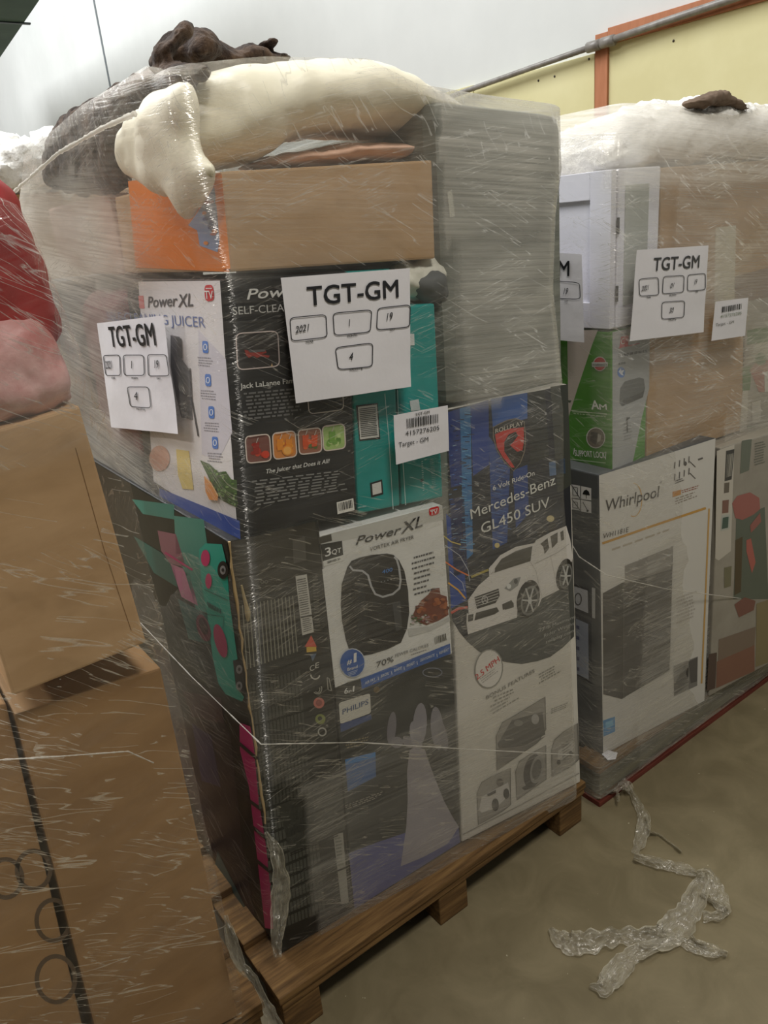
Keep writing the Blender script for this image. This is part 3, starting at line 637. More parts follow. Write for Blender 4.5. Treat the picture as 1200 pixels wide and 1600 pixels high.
big = z5((382, 840), (420, 755), (500, 710), (688, 595), (692, 800), (640, 880), (385, 1055)); p.poly(big, (150, 146, 138), 2); p.line(big, 1.2, (104, 102, 96), 5, True)
p.poly(z5((390, 890), (480, 740), (670, 690), (688, 830), (560, 900), (400, 920)), (92, 90, 86), 3); p.poly(z5((385, 920), (560, 905), (690, 840), (640, 880), (385, 1050)), (124, 120, 114), 4); p.ell(*z5(625, 735), 6, 8, (170, 168, 164), 4); p.ell(*z5(520, 760), 7, 5, (130, 128, 122), 4)
for q_ in (z5((262, 1195), (290, 1130), (350, 1095), (470, 1040), (472, 1270), (420, 1310), (270, 1395)), z5((503, 1060), (525, 1000), (590, 955), (692, 898), (694, 1110), (510, 1240)), z5((728, 925), (745, 865), (800, 815), (890, 760), (898, 985), (850, 1030), (730, 1095))):
    p.poly(q_, (158, 154, 146), 2); p.line(q_, 1.1, (104, 102, 96), 5, True)
p.poly(z5((275, 1300), (290, 1220), (360, 1180), (455, 1130), (470, 1200), (380, 1290), (290, 1320)), (206, 202, 196), 3); p.ell(*z5(376, 1270), 5.5, 10, (70, 68, 66), 6); p.ell(*z5(445, 1200), 4.5, 8, (70, 68, 66), 6); p.ell(*z5(405, 1130), 5.5, 6, (96, 90, 84), 6); p.poly(z5((325, 1205), (380, 1175), (380, 1195), (328, 1220)), (90, 88, 84), 6)
p.ell(*z5(610, 1060), 14, 27, (76, 74, 72), 3, rot=.2); p.ell(*z5(635, 1050), 10, 22, (150, 148, 142), 4, rot=.2); p.ell(*z5(635, 1050), 7, 16, (104, 102, 98), 5, rot=.2); p.poly(z5((540, 1165), (590, 1135), (620, 1160), (560, 1180)), (80, 78, 74), 3)
p.poly(z5((765, 990), (770, 930), (860, 870), (862, 940), (800, 990)), (196, 192, 186), 3); p.lines(z5((790, 890), (850, 850), (850, 960), (795, 1000)), 6, (120, 118, 112), 4, 3); p.ell(*z5(772, 1005), 3, 4, (76, 74, 72), 4); p.ell(*z5(848, 950), 3, 4, (76, 74, 72), 4)
p.line([(723, 1304), (813, 1258), (905, 1208)], 1.3, (150, 146, 136), 3)
p.build('printed_front', e)

# ---- juicer box
JU = Face((0, FRONT, 0), (1, FRONT, 0), (0, FRONT, 1))
m_j = mottled('juicer_black_board', (30, 31, 32), (40, 41, 42), (1, 1, 1), 8, .38, .1, .003)
e, f, lf, Q, B = carton('juicer_carton', [(345, 437), (541, 424), (558, 804), (373, 842)], FRONT, .42, m_j,
    'juicer box, black front with four round-cornered fruit pictures and a white left side', 'box', backdx=-.01)
p = Print(JU); z8 = Z(340, 400, 3.158)
p.text('PowerXL', (386, 468), (506, 458), 17, (222, 222, 218), 3, .035, .25); p.text('SELF-CLEANING JUICER', (364, 492), (538, 480), 13, (188, 188, 184), 3, 0)
q = [(368.5, 521), (434, 517), (437, 572), (371.5, 578)]; p.rquad(q, (38, 34, 34), 2, .16, (206, 190, 186), 1.8)
p.poly(z8((133, 463), (165, 468), (235, 462), (242, 478), (215, 485), (258, 492), (250, 502), (215, 495), (195, 503), (175, 492), (155, 503), (140, 490)), (150, 52, 44), 4); p.poly(z8((150, 465), (235, 460), (235, 472), (160, 476)), (90, 88, 88), 5); p.poly(z8((262, 545), (268, 528), (274, 545)), (190, 160, 120), 4)
q = [(479, 600), (535, 595), (537, 640), (483, 647)]; p.rquad(q, (40, 40, 42), 2, .16, (190, 182, 178), 1.6)
p.text('Jack LaLanne Family', (375.5, 607.5), (470, 597), 8.5, (216, 216, 212), 3, .025)
p.lines([(377, 613), (470, 604), (472, 648), (381, 658)], 8, (104, 104, 104), 3, 41, fill=.5)
rg = random.Random(11)
fr = [([(383, 682), (421, 678), (424, 720), (386, 724)], (120, 74, 66), ((150, 36, 28), (196, 60, 40), (170, 48, 40))), ([(425.5, 677), (461, 673), (464, 713), (428, 718)], (206, 130, 60), ((226, 140, 40), (236, 160, 50), (214, 110, 40))),
      ([(465.5, 672), (501, 668), (503, 706), (468, 710.5)], (150, 96, 74), ((206, 80, 40), (220, 96, 50), (90, 110, 60))), ([(503.5, 666), (538, 662), (540, 700), (506, 705)], (160, 190, 110), ((110, 160, 60), (190, 214, 140), (96, 140, 54)))]
for n_, (q, c, cs) in enumerate(fr):
    p.rquad(q, c, 2, .2, (214, 200, 190), 1.9)
    cx = sum(t[0] for t in q) / 4; cy = sum(t[1] for t in q) / 4
    for i in range(9): p.ell(cx + rg.uniform(-9, 9), cy + rg.uniform(-6, 10), rg.uniform(3, 6), rg.uniform(3, 6), cs[i % 3], 3 + i * .1, 10)
    for dx in ((-7, 7) if n_ in (1, 2) else (-3,)):
        p.poly([(cx + dx - 5, cy - 9), (cx + dx + 5, cy - 10), (cx + dx + 4, cy + 8), (cx + dx - 4, cy + 9)], cs[0], 5); p.line([(cx + dx, cy - 9), (cx + dx + 3, cy - 17)], 1, (200, 190, 180), 6)
    p.line([(q[0][0] + 6, q[0][1] + .5), (q[1][0] - 6, q[1][1] + .5)], 1.4, (214, 200, 190), 7)
p.ell(449, 704, 8, 8, (236, 150, 50), 6); p.ell(449, 704, 6.2, 6.2, (244, 180, 90), 7); p.ell(415, 710, 6, 6, (206, 60, 36), 6)
p.text('The Juicer that Does it All!', (416, 740), (515, 723), 7, (220, 220, 216), 3, .02, .2)
p.lines([(393, 750), (540, 733), (543, 766), (399, 792)], 8, (128, 128, 126), 3, 43, fill=.42, ragged=.12)
q = [(526, 785), (552, 778.5), (554, 797), (527.5, 803.5)]; p.poly(q, (224, 222, 214), 3); p.bars([(528.5, 786.5), (550, 781), (551, 793), (530, 798.5)], blk, 4, 20)
p.build('printed_front', e)
s = Print(lf); z9 = Z(140, 400, 3.479)
s.poly([(343.6, 438.5), (216, 440), (240, 752), (371.5, 838)], (222, 218, 218), 1)
s.text('Power', z9(318, 280), z9(480, 272), 17, (74, 70, 72), 3, .035, .25); s.text('XL', z9(482, 278), z9(564, 272), 20, (74, 70, 72), 3, .035, .25)
s.text('SELF-CLEANING JUICER', (168, 500), (321, 512), 13, (96, 112, 160), 3, 0)
s.rquad(z9((622, 158), (670, 155), (678, 242), (628, 248)), (196, 44, 54), 3, .35); s.text('TV', z9(628, 232), z9(672, 234), 13, wht, 4, .04); s.lines(z9((630, 170), (664, 170), (665, 184), (631, 184)), 1, wht, 4, ragged=.05)
s.poly([(216, 462), (224, 462), (226, 482), (218, 482)], (206, 110, 110), 2)
s.poly(z9((440, 430), (490, 440), (500, 560), (545, 620), (560, 890), (500, 880), (470, 760), (440, 600)), (96, 96, 100), 3); s.poly(z9((470, 440), (500, 450), (505, 560), (480, 540)), (50, 50, 54), 4); s.line(z9((545, 610), (555, 780), (590, 980)), 2.2, (60, 60, 64), 4)
s.poly(z9((590, 400), (740, 560), (775, 960), (700, 1110), (610, 1080)), (206, 202, 210), 1.5)
for i, (x, y) in enumerate(((628, 495), (643, 675), (661, 850), (681, 1015))):
    s.rquad(z9((x - 17, y - 34), (x + 15, y - 32), (x + 18, y + 34), (x - 13, y + 32)), (62, 116, 196), 3, .25); s.ring(*z9(x, y), 2.4, 4.5, 1.2, (226, 232, 242), 4)
    s.lines(z9((x - 45, y + 50), (x + 45, y + 55), (x + 52, y + 115), (x - 40, y + 105)), 4, (136, 134, 142), 2, 60 + i, ragged=.3)
s.ell(*z9(380, 1100), 16, 20, (206, 160, 140), 3); s.poly(z9((470, 1050), (540, 1060), (565, 1270), (505, 1265), (480, 1190)), (222, 200, 120), 3)
s.poly(z9((600, 1110), (650, 1130), (700, 1175), (740, 1170), (770, 1215), (800, 1218), (803, 1368), (760, 1350), (690, 1310), (640, 1190)), (62, 92, 48), 3)
for i in range(60):
    u, v = rg.random(), rg.random(); P_ = s.bil(z9((625, 1130), (795, 1220), (800, 1360), (680, 1300)), u, v); s.ell(P_[0], P_[1], rg.uniform(1.2, 3), rg.uniform(1, 3.4), rg.choice(((96, 130, 66), (44, 70, 36), (126, 156, 96), (74, 110, 52))), 4 + i * .04, 7)
s.poly(z9((622, 1195), (660, 1230), (700, 1300), (695, 1330), (650, 1325), (630, 1280)), (226, 146, 70), 8); s.line(z9((630, 1205), (665, 1245), (697, 1305)), 1.2, (240, 206, 150), 9)
s.poly(z9((815, 1440), (820, 1540), (380, 1330), (380, 1262)), (34, 72, 156), 3)
s.build('printed_side', e, 'white side panel with blue bottom band')

# ---- teal cartons
m_t = mottled('teal_printed_board', (18, 134, 128), (26, 148, 142), (1, 1, 1), 8, .42, .1, .003)
m_bk = ink((22, 24, 24))
for nm, q, lab in (('teal_carton', [(543, 424), (612, 420), (625, 790), (560, 803)], 'narrow teal carton with a barcode sticker, touching the black juicer box front'),
                   ('teal_carton', [(615, 480), (679, 474), (692, 777), (628, 789)], 'narrow teal carton right of the barcoded teal one, by the blue car box')):
    e, f, lf, Q, B = carton(nm, q, FRONT, .4, m_t, lab, 'box', group=None)
    p = Print(JU)
    if q[0][0] == 543:
        p.poly(z8((683, 738), (790, 725), (803, 902), (700, 912)), blk, 2); p.poly(z8((692, 745), (786, 733), (797, 893), (703, 905)), (206, 204, 198), 3); p.lines(z8((698, 752), (782, 742), (790, 885), (708, 895)), 16, (70, 70, 68), 4, 5, fill=.5, gap=.0, ragged=.05)  # black quad behind the sticker is its shadow, painted on
        p.poly(z8((752, 1120), (812, 1102), (818, 1175), (758, 1192)), blk, 2); p.poly(z8((762, 1126), (806, 1113), (810, 1168), (766, 1180)), (206, 204, 198), 3)
        p.line(z8((825, 680), (845, 900), (866, 1250)), 1, (190, 216, 212), 3); p.lines(z8((690, 1235), (740, 1225), (742, 1240), (692, 1250)), 1, (150, 190, 186), 3)
    else:
        p.line(z8((915, 1020), (928, 1228)), 1, (190, 216, 212), 3); p.line(z8((888, 660), (892, 780)), .9, (190, 216, 212), 3)
        p.lines(z8((1005, 1010), (1014, 1008), (1022, 1160), (1012, 1162)), 14, (170, 206, 202), 3, 9); p.lines(z8((1045, 1000), (1068, 996), (1082, 1140), (1060, 1145)), 16, (120, 176, 172), 3, 10)
        p.poly(z8((948, 715), (992, 706), (1000, 760), (955, 765)), (196, 200, 198), 3); p.poly(z8((945, 385), (970, 383), (972, 440), (950, 442)), (206, 208, 206), 3); p.poly(z8((1002, 1103), (1016, 1100), (1016, 1112), (1003, 1115)), (10, 60, 60), 3)
    p.build('printed_front', e)

# ---- kraft carton with orange side on top
e, f, lf, Q, B = carton('kraft_carton', [(345, 268), (675, 250), (680, 404), (360, 425)], FRONT, .5, kraft(),
    'plain brown carton with an orange printed left side, directly under the cream cushion', 'box')
s = Print(lf)
s.poly([(344, 270), (200, 283), (212, 418), (358.5, 425)], (222, 122, 34), 1)
z1 = Z(0, 0, 2.5)
s.poly(z1((735, 880), (800, 790), (835, 730), (850, 800), (862, 900), (850, 985), (780, 960), (770, 900)), (140, 160, 196), 2)
for i in range(16):
    x, y = rg.uniform(790, 850), rg.uniform(770, 960); s.ell(*z1(x, y), rg.uniform(2, 5), rg.uniform(2, 5), rg.choice(((190, 120, 110), (70, 90, 150), (170, 190, 220), (226, 140, 60))), 3 + i * .1, 9)
s.poly(z1((836, 700), (866, 680), (900, 1050), (868, 1050)), (238, 134, 32), 5)
s.build('printed_side', e, 'orange side panel with a blue picture')
bm = bmesh.new(); a = JU.at((590, 410), .003); 
# ---- grey wrapped block, top right
e, f, lf, Q, B = carton('grey_wrapped_carton', [(677, 152), (881, 176), (884, 606), (697, 638)], FRONT + .0, .9, grey_carton(),
    'large grey block at the top right of the middle load, above the car box', 'box', bevel=.034, part='block_body')
p = Print(JU); p.poly([(699, 300), (706, 296), (711, 338), (703, 340)], (186, 186, 172), 1); p.build('tape_piece', e)
# ---- things seen dimly through the film, left side
e, f, lf, Q, B = carton('pale_pink_carton', [(-1, -1)] * 4, FRONT, .1, wood(), '', '') if False else (None,) * 5
def soft(name, polys, N_, label, cat, mat, voxel=.009, wr=.012, sc=9, seed=0, sm=3, fluff=0, cell=.012):
    vs, fs = [], []
    parts = []
    for pts, thick, R, nn in polys:
        a, b_ = [], []; puff(a, b_, pts, nn or N_, thick, R, cell); parts.append((a, b_))
    off = 0
    for a, b_ in parts: vs += a; fs += [tuple(i + off for i in t) for t in b_]; off += len(a)
    me = remesh(clean(vs, fs), voxel, sm); wrinkle(me, wr, sc, True, seed)
    if fluff: wrinkle(me, fluff, 60, False, seed + 4)
    zs = min(v.co.z for v in me.vertices); c = sum((v.co for v in me.vertices), Vector()) / len(me.vertices)
    o = link(name, me, mat, smooth=True, origin=Vector((c.x, c.y, zs))); return tag(o, label, cat)
def bx(name, x0, x1, y0, y1, z0, z1, mat, label, cat='box', bevel=.006, group=None):
    o = box(name, x0, x1, y0, y1, z0, z1, mat, bevel=bevel, origin=Vector(((x0 + x1) / 2, (y0 + y1) / 2, z0))); return tag(o, label, cat, group)
bx('dusty_pink_carton', .575, 1.0, 1.70, 2.18, 1.64, 1.80, mottled('dusty_pink_board', (168, 140, 126), (184, 156, 142)), 'dusty pink carton behind the orange side panel, hazy under the film')
bx('slate_blue_carton', .535, .9, 2.03, 2.25, 1.20, 1.63, mottled('slate_board', (80, 90, 100), (98, 108, 116)), 'slate blue carton at the far left end of the middle load')
soft('maroon_cushion', [([Vector((.62, y, z)) for y, z in ((1.63, 1.24), (1.68, 1.205), (1.95, 1.205), (2.0, 1.26), (2.0, 1.56), (1.94, 1.61), (1.68, 1.61), (1.63, 1.56))], .09, .06, None)], Vector((1, 0, 0)), 'dark maroon padded cushion behind the left hand paper sheet', 'cushion', mottled('maroon_fabric', (92, 36, 44), (118, 52, 58), rough=.8))
bx('beige_core_carton', 1.02, 1.36, 1.62, 2.2, 1.22, 1.6, kraft(), 'brown carton inside the middle load, behind the teal boxes') if False else None

# ---- cream cushion in a plastic bag
m_cream = mottled('cream_fabric_in_bag', (236, 230, 206), (246, 241, 222), (1, 1, 1), 7, .42, .35, .01, spec=.5)
main = [(345, 262), (310, 262), (284, 240), (280, 180), (284, 124), (340, 104), (400, 95), (480, 92), (545, 95), (600, 113), (650, 140), (695, 176), (716, 220), (718, 240), (690, 242), (660, 226), (640, 218), (540, 216), (480, 222), (420, 236), (380, 252)]
main3 = [ony(x, y, 1.34) for x, y in main]
P0 = Vector((.548, 1.20, 0)); hn = Vector((1, .06, 0)).normalized()
hang = [(336, 258), (332, 285), (322, 322), (293, 354), (286, 338), (276, 308), (240, 302), (200, 284), (185, 262), (182, 232), (186, 205), (200, 175), (226, 150), (262, 132), (292, 122), (300, 160), (304, 210), (322, 246)]
hang3 = [hit(x, y, P0, hn) for x, y in hang]
soft('cream_cushion', [(main3, .15, .08, Vector((0, 1, 0))), (hang3, .026, .05, hn)], None, 'large cream cushion in a clear bag, draped over the top of the middle load', 'cushion', m_cream, .010, .02, 5, 3, sm=9)
soft('pink_folded_cloth', [([ony(x, y, 1.34) for x, y in ((370, 262), (400, 246), (520, 226), (600, 224), (655, 232), (664, 250), (640, 256), (520, 262), (400, 270))], .12, .03, None)], Vector((0, 1, 0)), 'pale pink folded cloth squeezed between the cream cushion and brown carton', 'cloth', mottled('pink_cloth', (214, 172, 146), (228, 190, 166)), .008, .008, 12, 5)
soft('white_bag_bundle', [([ony(x, y, 1.22) for x, y in ((600, 424), (628, 404), (668, 402), (688, 412), (690, 442), (672, 460), (650, 470), (612, 470))], .04, .03, None)], Vector((0, 1, 0)), 'small white plastic bag bundle at the top right corner of the front paper sheet', 'bag', mottled('white_bag', (206, 204, 190), (222, 220, 206)), .006, .02, 16, 2)
soft('charcoal_pouch', [([ony(x, y, 1.20) for x, y in ((640, 440), (660, 424), (690, 418), (697, 440), (696, 470), (660, 474), (645, 462))], .03, .03, None)], Vector((0, 1, 0)), 'small charcoal pouch wedged above the right hand teal carton', 'pouch', mottled('charcoal_cloth', (84, 86, 86), (100, 102, 100)), .006, .01, 16, 6)
# ---- brown blanket
m_brown = mottled('brown_fleece', (44, 30, 22), (100, 80, 64), (1, 1, 1), 34, .95, 1, .012, sheen=.1, lo=.42, hi=.72)
top1 = [(236, 92), (240, 72), (262, 50), (288, 39), (305, 42), (324, 60), (346, 74), (362, 78), (372, 72), (400, 69), (412, 64), (431, 62), (429, 70), (412, 76), (404, 79), (430, 82), (456, 90), (420, 112), (330, 120), (250, 120)]
roll = [(240, 84), (246, 66), (284, 38), (300, 42), (297, 58), (280, 84), (258, 104), (244, 104)]
roll2 = [(300, 46), (322, 60), (346, 74), (350, 92), (320, 100), (290, 100), (288, 70)]
blob = [(98, 184), (125, 164), (160, 152), (190, 126), (236, 102), (275, 90), (330, 104), (300, 140), (225, 176), (196, 205), (190, 280), (186, 306), (130, 306), (82, 296), (78, 240), (84, 205)]
ply = [([ony(x, y, 1.44) for x, y in top1], .06, .03, Vector((0, 1, 0))),
       ([onx(x, y, .590) for x, y in blob], .035, .05, Vector((1, 0, 0))),
       ([ony(x, y, 1.34) for x, y in roll], .045, .03, Vector((.3, 1, 0))),
       ([ony(x, y, 1.37) for x, y in roll2], .045, .03, Vector((-.2, 1, 0)))]
soft('brown_fleece_blanket', ply, None, 'crumpled dark brown fleece blanket on the top left of the middle load', 'blanket', m_brown, .005, .015, 15, 9, 2)

# ---- stretch film round the middle load
FRpx = [(907, 1224), (899, 1000), (889, 760), (889, 602), (880, 500), (872, 420), (876, 300), (886, 215), (884, 182)]
FRt = sorted([(v.z, v.x, 1.150) for v in (ony(x, y, 1.150) for x, y in FRpx)])
FLt = [(.12, .437, 1.258), (.5, .455, 1.215), (1.19, .488, 1.160), (1.62, .532, 1.157), (1.76, .513, 1.157), (1.88, .508, 1.157), (1.95, .52, 1.16)]
BLt = [(.12, .46, 2.26), (1.2, .50, 2.28), (1.8, .51, 2.24), (1.96, .53, 2.05)]
def ztop(x, y):                                            # height of the wrap's upper rim
    if y > 1.25: return 1.945 - .03 * max(0, min(1, (y - 1.6) / .5)) - .06 * max(0, min(1, (x - .8) / .3))
    return tab([(.5, 1.928), (.67, 1.945), (.86, 1.948), (.96, 1.912), (1.08, 1.900), (1.30, 1.882), (1.35, 1.868), (1.385, 1.835)], x)[0]
def ringpts(t, inset=0, zadd=0):
    """t = 0 bottom .. 1 top"""
    zr = lambda x, y: lerp(.125, ztop(x, y), t)
    zz = lerp(.125, 1.93, t)
    fl = Vector((*tab(FLt, zz), 0)); fr = Vector((*tab(FRt, min(zz, FRt[-1][0])), 0)); blp = Vector((*tab(BLt, zz), 0)); br = Vector((fr.x + .01, 2.24, 0))
    c = Vector((.93, 1.68, 0)); cs = [v + (c - v) * inset for v in (blp, fl, fr, br)]
    P = []
    def seg(a, b_, n): 
        for i in range(n): P.append(a.lerp(b_, i / n))
    r = .03
    bl_, fl_, fr_, br_ = cs
    d1 = (bl_ - fl_).normalized(); d2 = (fr_ - fl_).normalized(); d3 = (br_ - fr_).normalized()
    seg(bl_, fl_ + d1 * r, 44)
    for k in range(5):
        u = k / 4; P.append((fl_ + d1 * r) * (1 - u) ** 2 + fl_ * 2 * u * (1 - u) + (fl_ + d2 * r) * u * u)
    seg(fl_ + d2 * r, fr_ - d2 * r, 60)
    for k in range(5):
        u = k / 4; P.append((fr_ - d2 * r) * (1 - u) ** 2 + fr_ * 2 * u * (1 - u) + (fr_ + d3 * r) * u * u)
    seg(fr_ + d3 * r, br_, 14); seg(br_, bl_, 14); P.append(bl_)
    for p_ in P: p_.z = zr(p_.x, p_.y) + zadd
    return P
rows = [ringpts(i / 80) for i in range(81)]
for i in range(1, 6): rows.append(ringpts(1, inset=.03 * i * i * .3 + .015 * i, zadd=.004 * i - .002 * i * i))
def sm(a, b_, x): t = max(0, min(1, (x - a) / (b_ - a))); return t * t * (3 - 2 * t)
dA = onx(205, 960, .49); dB = onx(405, 1160, .46)
def wraps(v, u, p_):
    left = p_.x < .56 and p_.y > 1.2
    if left and p_.z < 1.85:
        zl = dB.z + (p_.y - dB.y) * (dA.z - dB.z) / (dA.y - dB.y)
        if p_.z < zl: return .10
        hz = .35 + 1.0 * sm(1.25, 1.75, p_.y) * sm(.8, 1.25, p_.z)
        if p_.z > 1.62: hz += .45 * sm(1.22, 1.6, p_.y) * (1 - sm(1.76, 1.84, p_.z))
        return hz
    if p_.z > 1.85 and p_.x < .62: return .75
    if p_.z > 1.78 and p_.x < 1.0: return .4
    if p_.z > 1.64: return .75 if p_.x < 1.0 else 1.3
    if p_.z > 1.19: return lerp(.22, 1.3, sm(.98, 1.05, p_.x)) if p_.z > 1.32 or p_.x < 1.0 else .45
    if p_.z < .62: return .95
    return .5
sheets = [film_sheet(rows, wraps, seed=0)]
# second wrap over the lower front, its upper edge shows as a line
film_obj('stretch_film_wrap', sheets, FILM, 'clear stretch film wound round the tall middle load', 'stretch film', (.93, 1.68, .12))
# folded edges of the film: twisted strands
def strand(name, pts, r, label=None, parent=None, mat=None):
    n = 24; P = []
    for i in range(n * (len(pts) - 1) + 1):
        k = min(i // n, len(pts) - 2); P.append(pts[k].lerp(pts[k + 1], i / n - k))
    return P
fe = [hit(205, 958, Vector((.475, 0, 0)), Vector((1, 0, 0))), onx(300, 1058, .455), onx(408, 1163, .440), LOW.at((560, 1160), .03), LOW.at((720, 1170), .05), ony(905, 1180, 1.14)]
P = strand('f', fe, .002)
m_fold = film_mat('film_fold', base=.5, streak=.3, gloss=.3, crease=.3)
def fold(pts, r, label, cat='film strand', name='film_edge_fold'):
    P = strand('', pts, r); me = tube_me(P, [r * random.uniform(.6, 1.3) for _ in P], 6); me.uv_layers.new(name='UVMap')
    a = me.attributes.new('wraps', 'FLOAT', 'POINT')
    for i in range(len(a.data)): a.data[i].value = 1
    o = link(name, me, m_fold, smooth=True, origin=pts[0].copy()); return tag(o, label, cat)
fold(fe, .0013, 'thin folded film edge crossing the lower front of the middle load')
fe2 = [onx(22, 300, .50), onx(90, 240, .50), onx(160, 200, .50), onx(210, 178, .497)]
fold(fe2, .004, 'bright gathered film strand at the upper left shoulder of the middle load')

# ---- paper sheets
def paper(name, q, face, label, draw, cat='sign', lift=0.0, seed=1):
    nu, nv = 16, 16; dummy = Print(face)
    def bump(P): return P + face.N * (noise.fractal(P * 9 + Vector((seed, 0, 0)), 1, 2, 2) * .0022 + .003)
    vs = [bump(face.at(dummy.bil(q, i / nu, j / nv), lift)) for j in range(nv + 1) for i in range(nu + 1)]
    fs = [(j * (nu + 1) + i, j * (nu + 1) + i + 1, (j + 1) * (nu + 1) + i + 1, (j + 1) * (nu + 1) + i) for j in range(nv) for i in range(nu)]
    c = sum(vs, Vector()) / len(vs); c.z = min(v.z for v in vs)
    e = empty(name, c, label, cat); me = mesh_of(vs, fs)
    o = link('sheet', me, mottled('white_paper', (218, 216, 220), (226, 224, 228), (1, 1, 1), 5, .6, .5, .006), e, True)
    pr = Print(face, warp=bump); pr.base = lift + .0012; draw(pr); pr.build('printing', e); return e
def sheet_text(pr, title, boxes, labels, hand, small=None, w=1.5):
    c = (30, 30, 34)
    pr.text(*title, c, 1, .035)
    for q in boxes: pr.rquad(q, None, 0, .16, (50, 50, 54), w)
    for t, a, b_, h in labels: pr.text(t, a, b_, h, (60, 60, 62), 1, .01)
    for t, a, b_, h in hand: pr.text(t, a, b_, h, (36, 36, 40), 1, -.012, .35)
PF = Face((0, 1.1415, 0), (1, 1.1415, 0), (0, 1.1415, 1))
def d1(pr): sheet_text(pr, ('TGT-GM', (480, 477.5), (621, 464), 31), [z8((352, 305), (532, 288), (537, 400), (360, 420)), z8((567, 282), (758, 265), (751, 375), (573, 392)), z8((787, 258), (945, 240), (943, 350), (782, 365)), z8((577, 452), (763, 428), (760, 545), (590, 560))],
    [('YEAR', z8(430, 430), z8(470, 425), 4), ('MONTH', z8(636, 401), z8(686, 395), 4), ('DAY', z8(847, 370), z8(871, 366), 4), ('PALLET #', z8(647, 567), z8(711, 558), 4)],
    [('2021', z8(380, 380), z8(452, 366), 11), ('1', z8(646, 346), z8(656, 343), 11), ('19', z8(830, 318), z8(862, 312), 12), ('4', z8(646, 515), z8(668, 510), 12)])
paper('paper_sign', [(437, 434), (638, 419), (641, 604), (461, 630)], PF, 'white lettered sheet with number 4 on the front of the middle load', d1)
LF = Face((.4995, 1.20, 1.25), (.5235, 1.20, 1.6), (.495, 2.2, 1.4))
def d2(pr): sheet_text(pr, ('TGT-GM', z9(125, 492), z9(366, 484), 29), [z9((82, 540), (172, 537), (180, 648), (95, 648)), z9((190, 538), (298, 538), (304, 648), (200, 648)), z9((320, 535), (425, 535), (441, 650), (326, 652)), z9((214, 710), (326, 712), (339, 825), (228, 818))],
    [('YEAR', z9(130, 667), z9(150, 667), 3), ('MONTH', z9(238, 668), z9(268, 669), 3), ('DAY', z9(375, 669), z9(396, 670), 3), ('PALLET #', z9(263, 836), z9(305, 838), 3)],
    [('2021', z9(98, 612), z9(135, 610), 11), ('1', z9(233, 610), z9(242, 610), 11), ('19', z9(362, 608), z9(387, 608), 12), ('4', z9(254, 780), z9(272, 782), 12)], w=1.2)
paper('paper_sign', z9((50, 365), (408, 322), (490, 966), (125, 930)), LF, 'white lettered sheet on the left side of the middle load', d2, lift=.006, seed=4)
def d3(pr):
    pr.text('TGT-GM', z8(972, 789), z8(1040, 774), 4.5, (60, 60, 60), 1, .01); pr.bars(z8((930, 803), (1083, 777), (1083, 820), (932, 850)), blk, 1, 40, 4)
    pr.text('4157276205', z8(925, 887), z8(1087, 856), 7.5, (44, 44, 46), 1, 0); pr.text('Target - GM', z8(890, 942), z8(1035, 912), 7.5, (44, 44, 46), 1, 0)
paper('barcode_label', z8((865, 785), (1130, 735), (1137, 960), (875, 1028)), PF, 'small white barcode sticker on the front of the middle load', d3, 'label', lift=.002, seed=7)

# ================================================================== RIGHT LOAD
R0 = 1.18; RX = 1.53
RF = Face((0, R0, 0), (1, R0, 0), (0, R0, 1)); z7 = Z(860, 700, 2.963); zg = Z(860, 380, 3.529); zc = Z(700, 0, 2.4)
m_wg = mottled('white_gloss_board', (204, 202, 196), (218, 216, 210), (1, 1, 1), 8, .4, .1, .003)
dk = mottled('dark_grey_board', (74, 76, 78), (92, 94, 96), (1, 1, 1), 8, .4, .1, .003)
# fridge box
WP = Face(onz(942, 1180, .146), onz(1112, 1088, .146) , ony(936, 742, R0))
e, f, lf, Q, B = carton('freezer_carton', [(935, 742), (1119, 684), (1101, 1096), (942, 1180)], WP, .75, dk,
    'tall white appliance carton with a dark freezer picture, right hand load', 'box')
lf = Face(Q[0], Q[3], B[3])
p = Print(WP); wt = (208, 205, 198)
p.poly([(936, 743), (1118, 685), (1100.5, 1095), (942.5, 1179)], wt, 1)
p.text('Whirlpool', z7(252, 296), z7(500, 226), 19, (62, 58, 56), 3, .005); p.text('R', z7(508, 165), z7(518, 162), 3, (62, 58, 56), 3)
p.ring(*z7(385, 240), 13, 26, 1.3, (206, 160, 84), 2.5, a0=-1.6, a1=1.9); p.text('WH1181E', z7(243, 420), z7(360, 388), 8, (92, 88, 84), 3, .01)
p.line(z7((240, 442), (470, 362), (720, 278)), 3.6, (196, 150, 76), 2); p.lines(z7((262, 470), (620, 345), (620, 362), (262, 490)), 1, (178, 168, 152), 2, 5)
for i in range(8):
    x, y = 575 + (i % 4) * 22, (95 if i < 4 else 150) - (i % 4) * 9; p.line(z7((x, y), (x + 2, y - 30)), 1.4, (96, 92, 88), 3)
p.ell(*z7(625, 72), 2.4, 3.4, (96, 92, 88), 3); p.line(z7((645, 62), (672, 88)), 1.2, (96, 92, 88), 3); p.line(z7((645, 115), (672, 142)), 1.2, (96, 92, 88), 3); p.line(z7((685, 54), (706, 46)), 2.5, (96, 92, 88), 3)
p.lines(z7((572, 150), (625, 132), (626, 150), (575, 170)), 2, (96, 92, 88), 3, 2); p.poly(z7((565, 203), (605, 192), (605, 215), (566, 228)), (196, 140, 74), 2); p.lines(z7((605, 195), (700, 165), (700, 185), (606, 212)), 2, (150, 90, 70), 2, 3)
p.lines(z7((565, 235), (712, 185), (712, 215), (567, 270)), 3, (150, 140, 128), 2, 5, ragged=.4)
p.poly(z7((243, 672), (330, 625), (555, 560), (560, 455), (568, 455), (552, 1030), (330, 1162), (245, 1140)), (78, 75, 72), 2)
